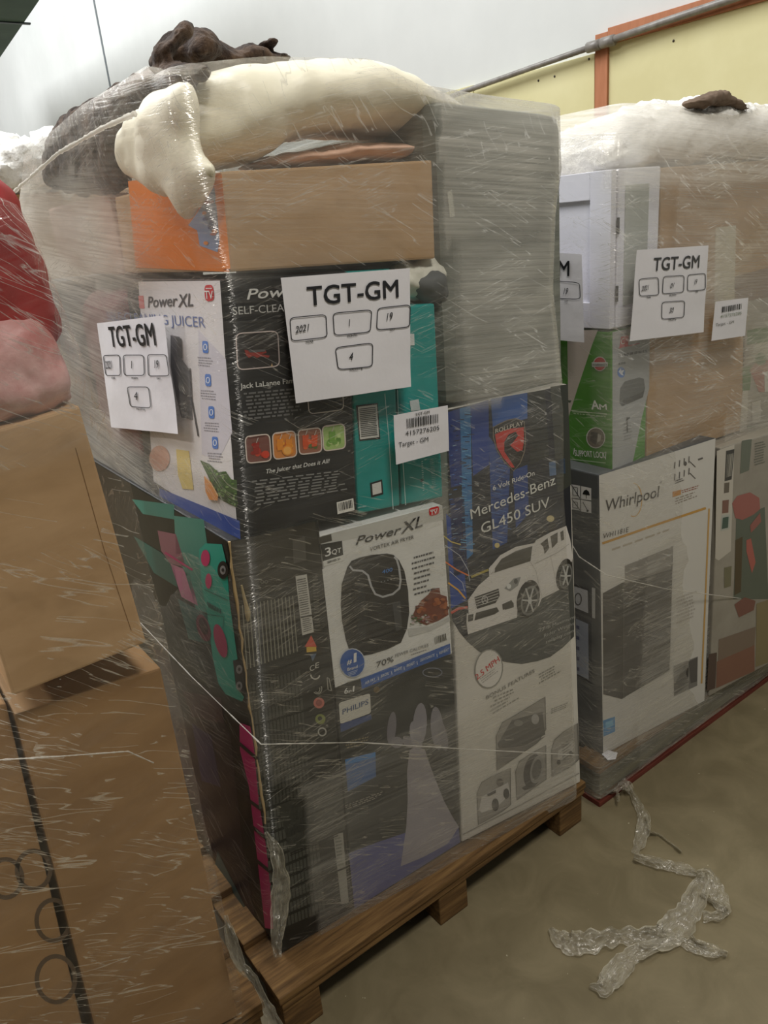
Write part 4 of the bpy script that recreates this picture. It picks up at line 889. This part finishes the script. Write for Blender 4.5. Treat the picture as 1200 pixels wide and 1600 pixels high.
p.poly(z7((243, 672), (340, 622), (345, 1155), (330, 1162), (245, 1140)), (70, 67, 64), 3); p.line(z7((340, 622), (340, 1158)), .8, (110, 106, 102), 4); p.poly(z7((245, 770), (345, 745), (555, 650), (552, 665), (345, 765), (245, 800)), (56, 54, 52), 4)
p.poly(z7((345, 545), (568, 455), (560, 560), (345, 628)), (136, 132, 126), 3)
p.line(z7((735, 280), (720, 640), (700, 1090)), 2.6, (196, 156, 92), 2); p.poly(z7((570, 1010), (683, 965), (680, 1100), (572, 1150)), (126, 124, 120), 2); p.poly(z7((572, 1100), (620, 1010), (640, 1020), (635, 1095), (572, 1148)), (72, 70, 68), 3); p.poly(z7((640, 990), (680, 970), (678, 1080), (650, 1090)), (92, 90, 88), 3)
p.poly(z7((244, 1262), (299, 1243), (300, 1312), (246, 1336)), (70, 138, 190), 2); p.poly(z7((255, 1270), (290, 1258), (291, 1285), (256, 1300)), (120, 180, 214), 3)
p.lines(z7((580, 690), (680, 655), (680, 780), (582, 820)), 8, (176, 170, 162), 2, 7)
p.build('printed_front', e, 'white front panel')
s = Print(lf)
for i, (a, b_, c, d) in enumerate((((94, 168), (138, 175), (138, 235), (94, 230)), ((142, 176), (189, 186), (189, 243), (142, 236)), ((94, 234), (138, 240), (138, 290), (96, 284)), ((142, 240), (189, 248), (190, 302), (142, 294)))):
    s.poly(z7(a, b_, c, d), (222, 220, 220), 2)
s.line(z7((98, 172), (136, 232)), 1.1, blk, 3); s.line(z7((98, 236), (136, 286)), 1.1, blk, 3); s.poly(z7((148, 214), (155, 198), (166, 192), (178, 202), (183, 220)), blk, 3); s.line(z7((166, 215), (166, 234)), 1, blk, 3); s.line(z7((150, 250), (172, 290)), 1, blk, 3); s.ell(*z7(172, 291), 1.8, 1.8, blk, 3); s.rquad(z7((104, 180), (126, 184), (126, 222), (104, 218)), None, 3, .1, (60, 60, 60), .8); s.rquad(z7((104, 248), (126, 252), (126, 280), (104, 276)), None, 3, .1, (60, 60, 60), .8)
s.build('handling_symbols', e); s = Print(lf)
s.poly(z7((108, 630), (178, 650), (195, 790), (112, 750)), (30, 32, 44), 2); s.poly(z7((110, 640), (172, 660), (175, 765), (112, 738)), (206, 208, 216), 3); s.ring(*z7(128, 700), 5, 9, 2, (60, 60, 64), 4)
s.poly(z7((192, 645), (208, 650), (207, 790), (193, 785)), (206, 206, 206), 3); s.poly(z7((112, 762), (190, 800), (192, 1095), (118, 1060)), (30, 32, 48), 2); s.poly(z7((118, 790), (175, 815), (177, 1072), (122, 1045)), (150, 158, 178), 3)
for i in range(5): s.poly(z7((120, 820 + i * 48), (134, 826 + i * 48), (134, 842 + i * 48), (120, 836 + i * 48)), (60, 66, 110), 4)
s.build('printed_side', e)
# green jack box on it
m_gb = mottled('green_printed_board', (66, 128, 34), (76, 140, 42), (1, 1, 1), 8, .38, .1, .003)
e, f, lf, Q, B = carton('support_arm_carton', [(955, 519), (1013, 505), (1008, 722), (956, 735)], R0, .34, m_gb,
    'green and silver box reading SUPPORT LOCK on top of the white freezer carton', 'box')
p = Print(RF)
p.poly(zg((342, 490), (548, 445), (545, 800), (505, 960), (460, 1180), (450, 1225), (342, 1255)), (160, 162, 162), 1)
p.rquad(zg((390, 515), (432, 508), (428, 565), (380, 580)), (196, 60, 60), 2, .1); p.text('C', zg(388, 560), zg(408, 555), 10, wht, 3, .02); p.line(zg((378, 578), (492, 552)), 1.2, (196, 60, 60), 3)
p.text('GUTTER GUARD', zg(372, 630), zg(538, 598), 4, (70, 70, 72), 2) if False else p.lines(zg((372, 610), (536, 582), (536, 600), (372, 630)), 1, (84, 84, 86), 2, 4, fill=.7)
p.lines(zg((372, 655), (425, 648), (425, 664), (372, 674)), 1, (84, 84, 86), 2, 6, fill=.7); p.ell(*zg(391, 712), 6, 8.5, (70, 116, 190), 2); p.poly(zg((376, 708), (388, 690), (391, 702), (408, 698), (398, 716), (404, 730), (388, 724)), (220, 226, 236), 3)
p.poly(zg((385, 800), (410, 762), (490, 740), (516, 748), (522, 800), (510, 850), (395, 900), (380, 880)), (96, 98, 96), 2); p.poly(zg((400, 862), (500, 826), (516, 810), (510, 850), (395, 898)), (64, 66, 64), 3); p.line(zg((424, 960), (424, 1042)), 2.2, (40, 42, 42), 3); p.line(zg((415, 985), (437, 960)), 2.2, (40, 42, 42), 3); p.lines(zg((400, 990), (450, 980), (450, 1080), (402, 1095)), 6, (130, 132, 132), 2, 6)
p.build('printed_front', e, 'silver front panel')
s = Print(lf)
s.poly(zg((92, 480), (262, 478), (230, 560), (150, 800), (100, 960)), (196, 184, 176), 1)
s.ell(*zg(272, 665), 10.5, 11.5, (200, 190, 184), 3); s.ell(*zg(272, 665), 9, 10, (186, 40, 44), 4); s.poly(zg((228, 656), (316, 656), (316, 680), (230, 682)), (206, 206, 204), 5); s.text('WARRANTY', zg(232, 677), zg(314, 677), 4, (60, 60, 60), 6, .02)
s.text('A', zg(228, 916), zg(268, 914), 14, wht, 3, .06, .1); s.text('M', zg(272, 918), zg(312, 918), 9, wht, 3, .05); s.line(zg((115, 922), (312, 944)), 1, (190, 206, 176), 3); s.lines(zg((120, 932), (310, 952), (310, 962), (125, 944)), 1, (170, 196, 150), 3, 4)
s.ell(*zg(250, 1073), 15, 16.5, (206, 206, 198), 3); s.ell(*zg(250, 1073), 13.6, 15, (120, 108, 96), 4); s.poly(zg((225, 1040), (262, 1045), (250, 1110), (218, 1090)), (78, 70, 64), 5); s.poly(zg((262, 1050), (280, 1060), (276, 1090), (258, 1100)), (176, 168, 156), 5)
s.text('SUPPORT LOCK', zg(136, 1172), zg(304, 1186), 9.5, wht, 3, .02); s.line(zg((105, 1190), (305, 1212)), 1, (190, 206, 176), 3); s.line(zg((120, 930), (310, 940)), .8, (190, 206, 176), 3)
s.line(zg((132, 1130), (128, 1165)), 1, wht, 3); s.line(zg((306, 1150), (304, 1192)), 1, wht, 3)
s.build('printed_side', e)
# air bed box glimpsed behind it
e, f, lf, Q, B = carton('air_bed_carton', [(952, 517), (954, 517), (952, 735), (950, 735)], R0 + .36, .42, m_wg, 'white box with a blue QUEEN band and a smiling face, behind the green box', 'box')
for v in (): pass
Q2 = Face((1.535, 0, 0), (1.535, 1, 0), (1.535, 0, 1)); e.location.x += 0
bm = bmesh.new(); box_bm(bm, 1.535, 1.9, 1.53, 1.95, 1.04, 1.375, .004)
old = [c for c in e.children][0]; bpy.data.objects.remove(old); link('carton_body', to_me(bm), m_wg, e)
s = Print(Q2)
s.poly(zg((70, 548), (192, 555), (192, 588), (75, 584)), (90, 126, 166), 2); s.text('QUEEN', zg(78, 582), zg(186, 584), 7, (40, 60, 110), 3, .02)
s.ell(*zg(98, 680), 8, 17, (176, 120, 92), 2); s.poly(zg((74, 615), (90, 604), (112, 620), (120, 660), (108, 650), (96, 640), (78, 642)), (40, 30, 26), 3); s.poly(zg((70, 740), (120, 735), (150, 800), (110, 880), (75, 870)), (60, 72, 60), 2); s.line(zg((90, 700), (104, 704)), 1.4, wht, 3)
s.build('printed_side', e)
# plain kraft cartons
carton('kraft_carton', [(1014, 506), (1163, 470), (1160, 672), (1010, 722)], R0, .33, kraft(), 'plain brown carton right of the green SUPPORT LOCK box', 'box')
e, f, lf, Q, B = carton('kraft_carton', [(1033, 262), (1262, 246), (1240, 452), (1030, 506)], R0, .6, kraft(), 'tall plain brown carton with a strip of tape, right of the white cabinet', 'box')
p = Print(RF); p.poly([(1118, 356), (1150, 352), (1148, 480), (1116, 486)], (196, 188, 166), 1); p.poly([(1148, 432), (1262, 402), (1260, 450), (1148, 476)], (128, 104, 88), 1.5); p.build('packing_tape', e, 'pale strip of tape')
# white cabinet
m_cab = mottled('white_laminate', (222, 222, 232), (232, 232, 240), (1, 1, 1), 4, .35, .05, .002)
ce = empty('white_cabinet', (1.7, 1.45, 1.38), 'white cabinet with a framed door, top left of the right hand load', 'cabinet')
cx0 = 1.535; ctop = ony(960, 264, R0).z; cbot = ony(958, 514, R0).z; cx1 = ony(1031, 300, R0).x
box('cabinet_body', cx0 + .012, cx1, R0, R0 + .42, cbot, ctop, m_cab, ce, .003)
# door on the left side: frame and recessed panel
de = bmesh.new(); y0, y1 = R0 + .004, R0 + .43
for a in ((y0, y0 + .06, cbot, ctop), (y1 - .06, y1, cbot, ctop), (y0 + .06, y1 - .06, ctop - .06, ctop), (y0 + .06, y1 - .06, cbot, cbot + .06)): box_bm(de, cx0 - .008, cx0 + .010, a[0], a[1], a[2], a[3], .0015)
box_bm(de, cx0, cx0 + .008, y0 + .06, y1 - .06, cbot + .06, ctop - .06, 0); link('door', to_me(de), m_cab, ce)
box('side_panel', cx0 + .035, cx1 - .045, R0 - .003, R0 + .001, cbot + .05, ctop - .035, mottled('grey_panel', (168, 172, 166), (180, 184, 178)), ce, .001, ) ; list(ce.children)[-1]['label'] = 'grey inset panel'
for zz in (ctop - .12, cbot + .08): box('hinge', cx0 + .008, cx0 + .013, R0 - .004, R0 + .001, zz - .018, zz + .018, ink((40, 40, 44)), ce, .0005)
# cartons at the far right
PFr = Face((0, R0, 0), (1, R0, 0), (0, R0, 1)); zr = Z(1080, 660, 3.478)
m_fd = mottled('grey_food_board', (150, 144, 132), (166, 160, 148), (1, 1, 1), 8, .42, .1, .003)
e, f, lf, Q, B = carton('food_carton', [(1125, 700), (1262, 660), (1232, 1020), (1108, 1088)], WP, .6, m_fd, 'pale grey carton with haze-dulled red lobster pictures, right of the white freezer carton', 'box')
p = Print(WP)  # print colours dulled to carry the film's haze
p.poly(zr((140, 155), (235, 120), (215, 700), (150, 750), (130, 740)), (196, 190, 178), 1); p.poly(zr((190, 155), (235, 145), (220, 310), (182, 320)), (60, 58, 54), 2); p.bars(zr((195, 175), (228, 168), (218, 290), (190, 300)), (176, 172, 160), 3, 12)
p.poly(zr((275, 100), (330, 90), (315, 260), (265, 280)), (104, 110, 96), 1); p.lines(zr((345, 110), (410, 95), (405, 220), (340, 240)), 9, (110, 112, 100), 2, 8)
p.poly(zr((180, 330), (208, 325), (205, 380), (178, 385)), (104, 96, 84), 2); p.poly(zr((170, 425), (205, 420), (202, 490), (168, 495)), (128, 92, 80), 2); p.poly(zr((165, 505), (212, 498), (208, 580), (160, 590)), (180, 184, 176), 2); p.poly(zr((172, 518), (204, 512), (200, 572), (166, 580)), (70, 92, 82), 3)
p.poly(zr((245, 520), (400, 460), (420, 960), (230, 960)), (96, 104, 92), 1)
p.poly(zr((222, 440), (250, 400), (320, 380), (370, 410), (375, 470), (340, 500), (280, 530), (240, 520)), (160, 98, 90), 2); p.poly(zr((320, 560), (375, 490), (380, 540), (345, 580), (325, 600)), (152, 96, 88), 2.5); p.poly(zr((300, 640), (325, 630), (350, 760), (330, 820), (300, 700)), (176, 100, 90), 2)
p.poly(zr((240, 640), (280, 620), (270, 920), (235, 940)), (86, 74, 54), 1.5); p.poly(zr((235, 990), (290, 950), (350, 970), (340, 1020), (260, 1060)), (126, 86, 76), 2); p.poly(zr((180, 790), (220, 780), (215, 890), (180, 900)), (120, 116, 92), 2)
p.poly(zr((95, 1260), (140, 1250), (130, 1445), (85, 1460)), (88, 72, 66), 2); p.poly(zr((140, 1300), (345, 1210), (345, 1350), (135, 1445)), (134, 96, 80), 2); p.poly(zr((355, 985), (430, 960), (430, 1300), (350, 1330)), (138, 126, 94), 2); p.poly(zr((150, 1180), (350, 1110), (345, 1215), (145, 1300)), (128, 112, 98), 1.6)
p.build('printed_front', e)
e, f, lf, Q, B = carton('produce_carton', [(1166, 466), (1260, 448), (1258, 660), (1160, 690)], R0, .5, m_fd, 'carton with green and red produce pictures at the right edge of the photo', 'box')
p = Print(RF)
p.poly(zg((1085, 480), (1200, 460), (1200, 540), (1085, 560)), (84, 112, 66), 1); p.poly(zg((1060, 690), (1110, 670), (1100, 810), (1060, 815)), (84, 116, 60), 1); p.poly(zg((1120, 560), (1200, 540), (1200, 640), (1120, 650)), (190, 184, 172), 1); p.ell(*zg(1160, 640), 9, 10, (110, 130, 104), 2); p.poly(zg((1100, 700), (1140, 650), (1200, 640), (1200, 820), (1150, 820)), (170, 110, 98), 1.5); p.poly(zg((1110, 880), (1160, 865), (1160, 985), (1115, 1000)), (190, 184, 172), 2); p.poly(zg((1085, 1010), (1200, 1000), (1200, 1060), (1085, 1070)), (74, 96, 66), 1); p.poly(zg((1180, 710), (1200, 705), (1200, 820), (1182, 820)), (206, 206, 196), 3)
p.poly(zg((1060, 815), (1090, 810), (1080, 1060), (1040, 1070)), (190, 184, 170), 1)
p.build('printed_front', e)
# white wadding on top and brown cloth
m_fluff = mottled('white_wadding', (236, 234, 228), (246, 244, 238), (1, 1, 1), 40, .7, .8, .01)
fl = zc((420, 640), (440, 560), (460, 495), (520, 455), (580, 435), (640, 415), (720, 390), (790, 382), (850, 374), (900, 392), (940, 402), (1010, 396), (1080, 400), (1120, 415), (1200, 440), (1320, 470), (1330, 690), (1100, 660), (900, 660), (760, 660), (620, 680), (500, 700), (430, 690))
soft('white_fluffy_wadding', [([ony(x, y, 1.42) for x, y in fl], .20, .07, None)], Vector((0, 1, 0)), 'white fluffy wadding heaped on top of the right hand load', 'wadding', m_fluff, .008, .03, 9, 12, 2, fluff=.005, cell=.016)
soft('brown_cloth', [([ony(x, y, 1.24) for x, y in zc((895, 385), (915, 370), (960, 350), (1020, 336), (1032, 350), (1070, 378), (1122, 412), (1125, 418), (1080, 410), (1040, 402), (990, 398), (950, 412), (925, 405))], .03, .012, None)], Vector((0, 1, 0)), 'small grey-brown cloth poking out on top of the right hand white wadding', 'cloth', mottled('grey_brown_cloth', (96, 80, 66), (128, 110, 94)), .0035, .008, 24, 2, 1, cell=.006)
# distant load behind, upper left
soft('white_fluffy_wadding', [([ony(x, y, 3.4) for x, y in ((-60, 235), (-20, 226), (10, 222), (40, 212), (72, 206), (110, 200), (120, 250), (100, 330), (-60, 340))], .3, .1, None)], Vector((0, 1, 0)), 'white fluffy wadding on the load behind, at the left edge of the photo', 'wadding', m_fluff, .018, .06, 7, 22, 1, fluff=.02, cell=.03)
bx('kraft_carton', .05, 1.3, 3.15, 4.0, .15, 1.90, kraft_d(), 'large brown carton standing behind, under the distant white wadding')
pallet('wooden_pallet', .0, 1.35, 3.1, 4.1, 'wooden pallet behind the middle load, carrying the distant wadding', (wood(), wood()))

# film round the right load
FRAME_TOP = 1.80
def ring2(t, inset=0, zadd=0, zt=1.80):
    z = lerp(.045, zt, t) + zadd; x0 = lerp(1.475, 1.505, t); yf = lerp(1.135, 1.155, t)
    yf = 1.150 if t > .5 else lerp(1.16, 1.15, t * 2)
    cs = [Vector((x0, 1.98, z)), Vector((x0, yf, z)), Vector((2.70, yf, z)), Vector((2.70, 1.98, z))]; c = Vector((2.1, 1.6, z)); cs = [v + (c - v) * inset for v in cs]
    P = []; r = .03
    for i in range(20): P.append(cs[0].lerp(cs[1] + Vector((0, r, 0)), i / 20))
    for k in range(5): u = k / 4; P.append((cs[1] + Vector((0, r, 0))) * (1 - u) ** 2 + cs[1] * 2 * u * (1 - u) + (cs[1] + Vector((r, 0, 0))) * u * u)
    for i in range(70): P.append((cs[1] + Vector((r, 0, 0))).lerp(cs[2], (i + 1) / 70))
    for i in range(10): P.append(cs[2].lerp(cs[3], (i + 1) / 10))
    return P
rows = [ring2(i / 70) for i in range(71)]
for i in range(1, 6): rows.append(ring2(1, inset=.012 * i * i + .01 * i, zadd=.022 * i))
def wr2(v, u, p_):
    if p_.x < 1.52 and p_.y > 1.19: return .18 if p_.z > 1.02 else .6
    if p_.z > 1.7: return 1.5
    if p_.z > 1.38: return 1.2 if p_.x > 1.72 else .8
    if p_.z > .82 and p_.x < 2.0 and p_.z < 1.1: return .45
    return 1.1 if p_.x > 1.66 else .7
film_obj('stretch_film_wrap', [film_sheet(rows, wr2, seed=3.3)], FILM, 'clear stretch film wound round the right hand load', 'stretch film', (2.1, 1.6, .11))
fold([onx(893, 850, 1.47), onx(905, 870, 1.47), Vector((1.475, 1.14, ony(940, 903, 1.14).z)), ony(1040, 920, 1.13), ony(1210, 942, 1.13)], .0015, 'thin folded film edge crossing the white freezer carton')
PR = Face((0, 1.128, 0), (1, 1.128, 0), (0, 1.128, 1))
def d4(pr): sheet_text(pr, ('TGT-GM', zg(560, 152), zg(812, 133), 21), [zg((484, 198), (590, 188), (595, 285), (486, 292)), zg((617, 184), (730, 177), (727, 270), (614, 280)), zg((750, 175), (851, 166), (849, 256), (748, 264)), zg((612, 325), (734, 317), (730, 408), (609, 419))],
    [('YEAR', zg(524, 303), zg(550, 302), 3), ('MONTH', zg(652, 292), zg(686, 289), 3), ('DAY', zg(792, 273), zg(808, 272), 3), ('PALLET #', zg(646, 428), zg(686, 424), 3)],
    [('2021', zg(496, 264), zg(538, 256), 8), ('01', zg(656, 248), zg(676, 244), 8), ('19', zg(786, 228), zg(802, 224), 8), ('30', zg(650, 384), zg(674, 380), 8)], w=1.1)
paper('paper_sign', zg((472, 38), (868, 12), (838, 490), (432, 540)), PR, 'white lettered sheet with number 30 on the front of the right hand load', d4, seed=9)
def d5(pr): pr.bars(zg((942, 350), (1048, 332), (1046, 362), (940, 382)), blk, 1, 24, 6); pr.text('4157276205', zg(932, 412), zg(1046, 392), 5, (110, 124, 100), 1); pr.text('Target - GM', zg(905, 458), zg(1004, 440), 4.5, (90, 90, 88), 1)
paper('barcode_label', zg((903, 322), (1085, 300), (1070, 510), (880, 538)), PR, 'small white barcode sticker on the front of the right hand load', d5, 'label', seed=12)
PL = Face((1.495, 0, 0), (1.495, 1, 0), (1.495, 0, 1))
def d6(pr): sheet_text(pr, ('TGT-GM', (798, 426), (890.5, 431), 23), [zg((-60, 200), (165, 217), (170, 308), (-60, 300))], [('DAY', zg(84, 324), zg(104, 324), 3)], [('19', zg(78, 278), zg(102, 280), 10)], w=1.1)
paper('paper_sign', [(760, 388), (911, 397), (914, 535), (760, 520)], PL, 'white sheet on the cabinet door, half hidden, ending in M and 19', d6, seed=15)

# ================================================================== LEFT LOAD
LFr = Face((0, 1.19, 0), (1, 1.19, 0), (0, 1.19, 1))
e, f, lf, Q, B = carton('kraft_carton', [(-99, 700), (124, 634), (229, 1004), (20, 1088)], 1.15, .6, kraft(), 'upper brown carton of the left hand load, below the red bag', 'box')
s = Print(Face((0, 1.15, 0), (1, 1.15, 0), (0, 1.15, 1))); s.line([(118, 700), (163, 860), (205, 985)], 1.2, (120, 88, 54), 1); s.build('flap_crease', e)
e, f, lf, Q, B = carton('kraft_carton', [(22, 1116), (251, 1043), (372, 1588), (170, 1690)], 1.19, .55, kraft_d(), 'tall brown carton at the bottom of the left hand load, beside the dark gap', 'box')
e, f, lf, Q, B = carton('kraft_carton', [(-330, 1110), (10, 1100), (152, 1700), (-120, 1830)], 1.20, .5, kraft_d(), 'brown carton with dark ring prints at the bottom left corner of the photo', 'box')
za = Z(0, 900, 2.286)
for (cx, cy, rx, ry) in ((120, 1050, 26, 30), (190, 1230, 26, 32), (200, 1440, 30, 36), (20, 1080, 26, 30)):
    p = Print(f); p.ring(*za(cx, cy), rx, ry, 7, (84, 66, 50), 1); p.build('printed_ring', e)
bx('kraft_carton', -.68, .04, 1.16, 1.8, 1.14, 1.48, kraft_d(), 'brown carton at the left edge of the left hand load, beside the upper carton') if False else None
m_red = mottled('red_fabric', (120, 22, 22), (158, 36, 34), (1, 1, 1), 5, .55, .4, .01)
soft('red_cushion', [([ony(x, y, 1.27) for x, y in ((-200, 250), (-60, 262), (0, 280), (22, 300), (50, 360), (80, 440), (98, 520), (70, 570), (-60, 590), (-220, 600))], .11, .09, None)], Vector((0, 1, 0)), 'red cushion in a clear bag on top of the left hand load', 'cushion', m_red, .012, .02, 6, 5)
m_pk = mottled('pink_clear_bag', (176, 112, 108), (216, 182, 178), (1, 1, 1), 12, .45, .5, .01)
soft('pink_bagged_cushion', [([ony(x, y, 1.23) for x, y in ((-200, 470), (-60, 470), (0, 462), (50, 470), (80, 510), (100, 560), (120, 625), (100, 634), (0, 655), (-200, 700))], .085, .06, None)], Vector((0, 1, 0)), 'pink cushion in cloudy plastic, pressed under the red one on the left hand load', 'cushion', m_pk, .010, .022, 9, 8)
def ring3(t, inset=0, zadd=0):
    z = lerp(.13, 1.74, t) + zadd; xr = lerp(.345, .325, t) if t < .8 else lerp(.325, .275, (t - .8) / .2); yf = lerp(1.165, 1.12, min(1, t * 1.6))
    cs = [Vector((-.72, yf, z)), Vector((xr, yf, z)), Vector((xr + (.02 if t < .8 else -.02), 1.85, z))]; c = Vector((-.2, 1.5, z)); cs = [v + (c - v) * inset for v in cs]
    P = [cs[0].lerp(cs[1] - Vector((.025, 0, 0)), i / 60) for i in range(60)]
    for k in range(5): u = k / 4; P.append((cs[1] - Vector((.025, 0, 0))) * (1 - u) ** 2 + cs[1] * 2 * u * (1 - u) + (cs[1] + Vector((0, .025, 0))) * u * u)
    P += [(cs[1] + Vector((0, .025, 0))).lerp(cs[2], (i + 1) / 20) for i in range(20)]
    return P
rows = [ring3(i / 70) for i in range(71)]
for i in range(1, 5): rows.append(ring3(1, inset=.02 * i * i, zadd=.02 * i))
def wr3(v, u, p_): return .30 if p_.z > 1.52 else (1.0 if p_.z > 1.42 else (.2 if p_.z > 1.02 else .42))
film_obj('stretch_film_wrap', [film_sheet(rows, wr3, seed=8.1)], FILM_L, 'creased clear stretch film round the left hand load', 'stretch film', (-.2, 1.5, .13))

fold([ony(-10, 1188, 1.10), ony(90, 1182, 1.10), ony(200, 1174, 1.11), ony(240, 1192, 1.12)], .0012, 'thin film edge crossing the tall brown carton of the left hand load')
# ================================================================== LOOSE FILM
def ribbon(paths, seed=0, z0=.004, on=lambda x, y, z: onz(x, y, z)):
    V, Fc, U, Wr = [], [], [], []
    rg = random.Random(seed)
    for pts in paths:                                     # (px, py, width px)
        n = 10; C = []
        for i in range(len(pts) - 1):
            for k in range(n): t = k / n; C.append(tuple(lerp(a, b_, t) for a, b_ in zip(pts[i], pts[i + 1])))
        C.append(pts[-1]); m = 13; base = len(V)
        for i, (x, y, wd) in enumerate(C):
            a = C[max(i - 1, 0)]; b_ = C[min(i + 1, len(C) - 1)]; dx, dy = b_[0] - a[0], b_[1] - a[1]; l = math.hypot(dx, dy) or 1; nx, ny = -dy / l, dx / l
            wob = noise.noise(Vector((i * .23, seed, 1))) * .35 + 1
            for j in range(m):
                t = j / (m - 1) - .5; px, py = x + nx * wd * 1.25 * t * wob, y + ny * wd * 1.25 * t * wob
                h = z0 + .016 * abs(noise.noise(Vector((i * .10 + t * 1.5, t * 7 + seed, 3)))) * 2.2 * (1.2 - abs(t)) + .009 * abs(noise.noise(Vector((i * .7, t * 12, seed))))
                V.append(on(px, py, h)); U.append((i * .02 + seed, t * .3)); Wr.append(rg.uniform(.7, 1.1) + .5 * (abs(t) > .44))
        Fc += [(base + i * m + j, base + i * m + j + 1, base + (i + 1) * m + j + 1, base + (i + 1) * m + j) for i in range(len(C) - 1) for j in range(m - 1)]
    return V, Fc, U, Wr
zf = Z(820, 1160, 3.158)
def zz(*a): return [(*zf(x, y), w_) for x, y, w_ in a]
paths = [zz((500, 215, 10), (530, 250, 7), (560, 310, 11), (590, 370, 15), (585, 430, 18), (565, 500, 15), (540, 550, 7)), zz((540, 562, 8), (600, 580, 13), (700, 605, 14), (790, 625, 15), (850, 648, 7)),
         zz((850, 645, 8), (900, 640, 12), (940, 720, 22), (970, 790, 22), (1005, 830, 8), (960, 855, 13), (880, 860, 13)), zz((900, 650, 16), (860, 720, 26), (820, 820, 34), (760, 900, 42), (690, 960, 36), (600, 960, 26), (500, 955, 22), (400, 965, 24), (300, 990, 32), (220, 990, 30), (160, 960, 18), (125, 915, 5)),
         zz((590, 915, 5), (640, 935, 9), (740, 965, 13), (840, 1005, 18), (930, 1030, 17), (1000, 1045, 6)), zz((720, 970, 16), (620, 1010, 18), (540, 1040, 24), (480, 1100, 30), (420, 1170, 30), (390, 1215, 22), (320, 1200, 4)),
         zz((870, 745, 5), (920, 780, 6), (960, 800, 5), (1000, 830, 4)), zz((600, 360, 3), (612, 440, 3), (660, 450, 2), (720, 495, 2), (775, 538, 1.2)), zz((820, 950, 4), (850, 985, 3), (900, 1000, 5))]
film_obj('loose_film_tail', [ribbon(paths, 2)], FILM_S, 'crumpled torn tail of stretch film lying on the concrete floor', 'film scrap', onz(1080, 1420, 0))
kn = [zz((400, 245, 3), (440, 240, 6), (480, 215, 10), (510, 215, 12), (525, 235, 8)), zz((420, 160, 6), (450, 165, 8), (480, 190, 10), (500, 215, 10)), zz((455, 240, 4), (460, 270, 4), (462, 292, 3)), zz((350, 250, 3), (400, 245, 4), (450, 235, 3))]
film_obj('knotted_film_end', [ribbon(kn, 5, .02)], FILM_S, 'small knotted film end by the corner block of the right hand pallet', 'film scrap', onz(975, 1228, 0))
lt = [[(352, 1430, 6), (362, 1470, 16), (376, 1510, 14), (398, 1530, 10), (412, 1560, 9), (426, 1590, 16), (440, 1625, 22)]]
film_obj('hanging_film_tail', [ribbon(lt, 9, .0, on=lambda x, y, z: ony(x, y, 1.150 - z))], FILM_S, 'crinkled film tail hanging between the left hand and middle pallets', 'film scrap', ony(412, 1560, 1.15))
bt = [[(415, 1300, 5), (432, 1330, 16), (440, 1380, 22), (436, 1430, 22), (432, 1470, 14), (434, 1496, 10)]]
film_obj('film_corner_gather', [ribbon(bt, 12, .0, on=lambda x, y, z: LOW.at((x, y), .030 + z))], FILM_S, 'bunched film at the lower front corner of the toy carton', 'film scrap', LOW.at((434, 1490), .03))
# paper scrap by the Whirlpool carton
sv = [onz(x, y, .152 + h) for x, y, h in ((940, 1178, 0), (950, 1172, .006), (965, 1176, .004), (962, 1186, 0), (950, 1188, .002))]
tag(link('paper_scrap', mesh_of(sv, [(0, 1, 2, 3, 4)]), mottled('white_paper', (218, 216, 220), (226, 224, 228)), origin=sv[0].copy()), 'small torn white paper scrap at the lower left corner of the freezer carton', 'paper scrap')
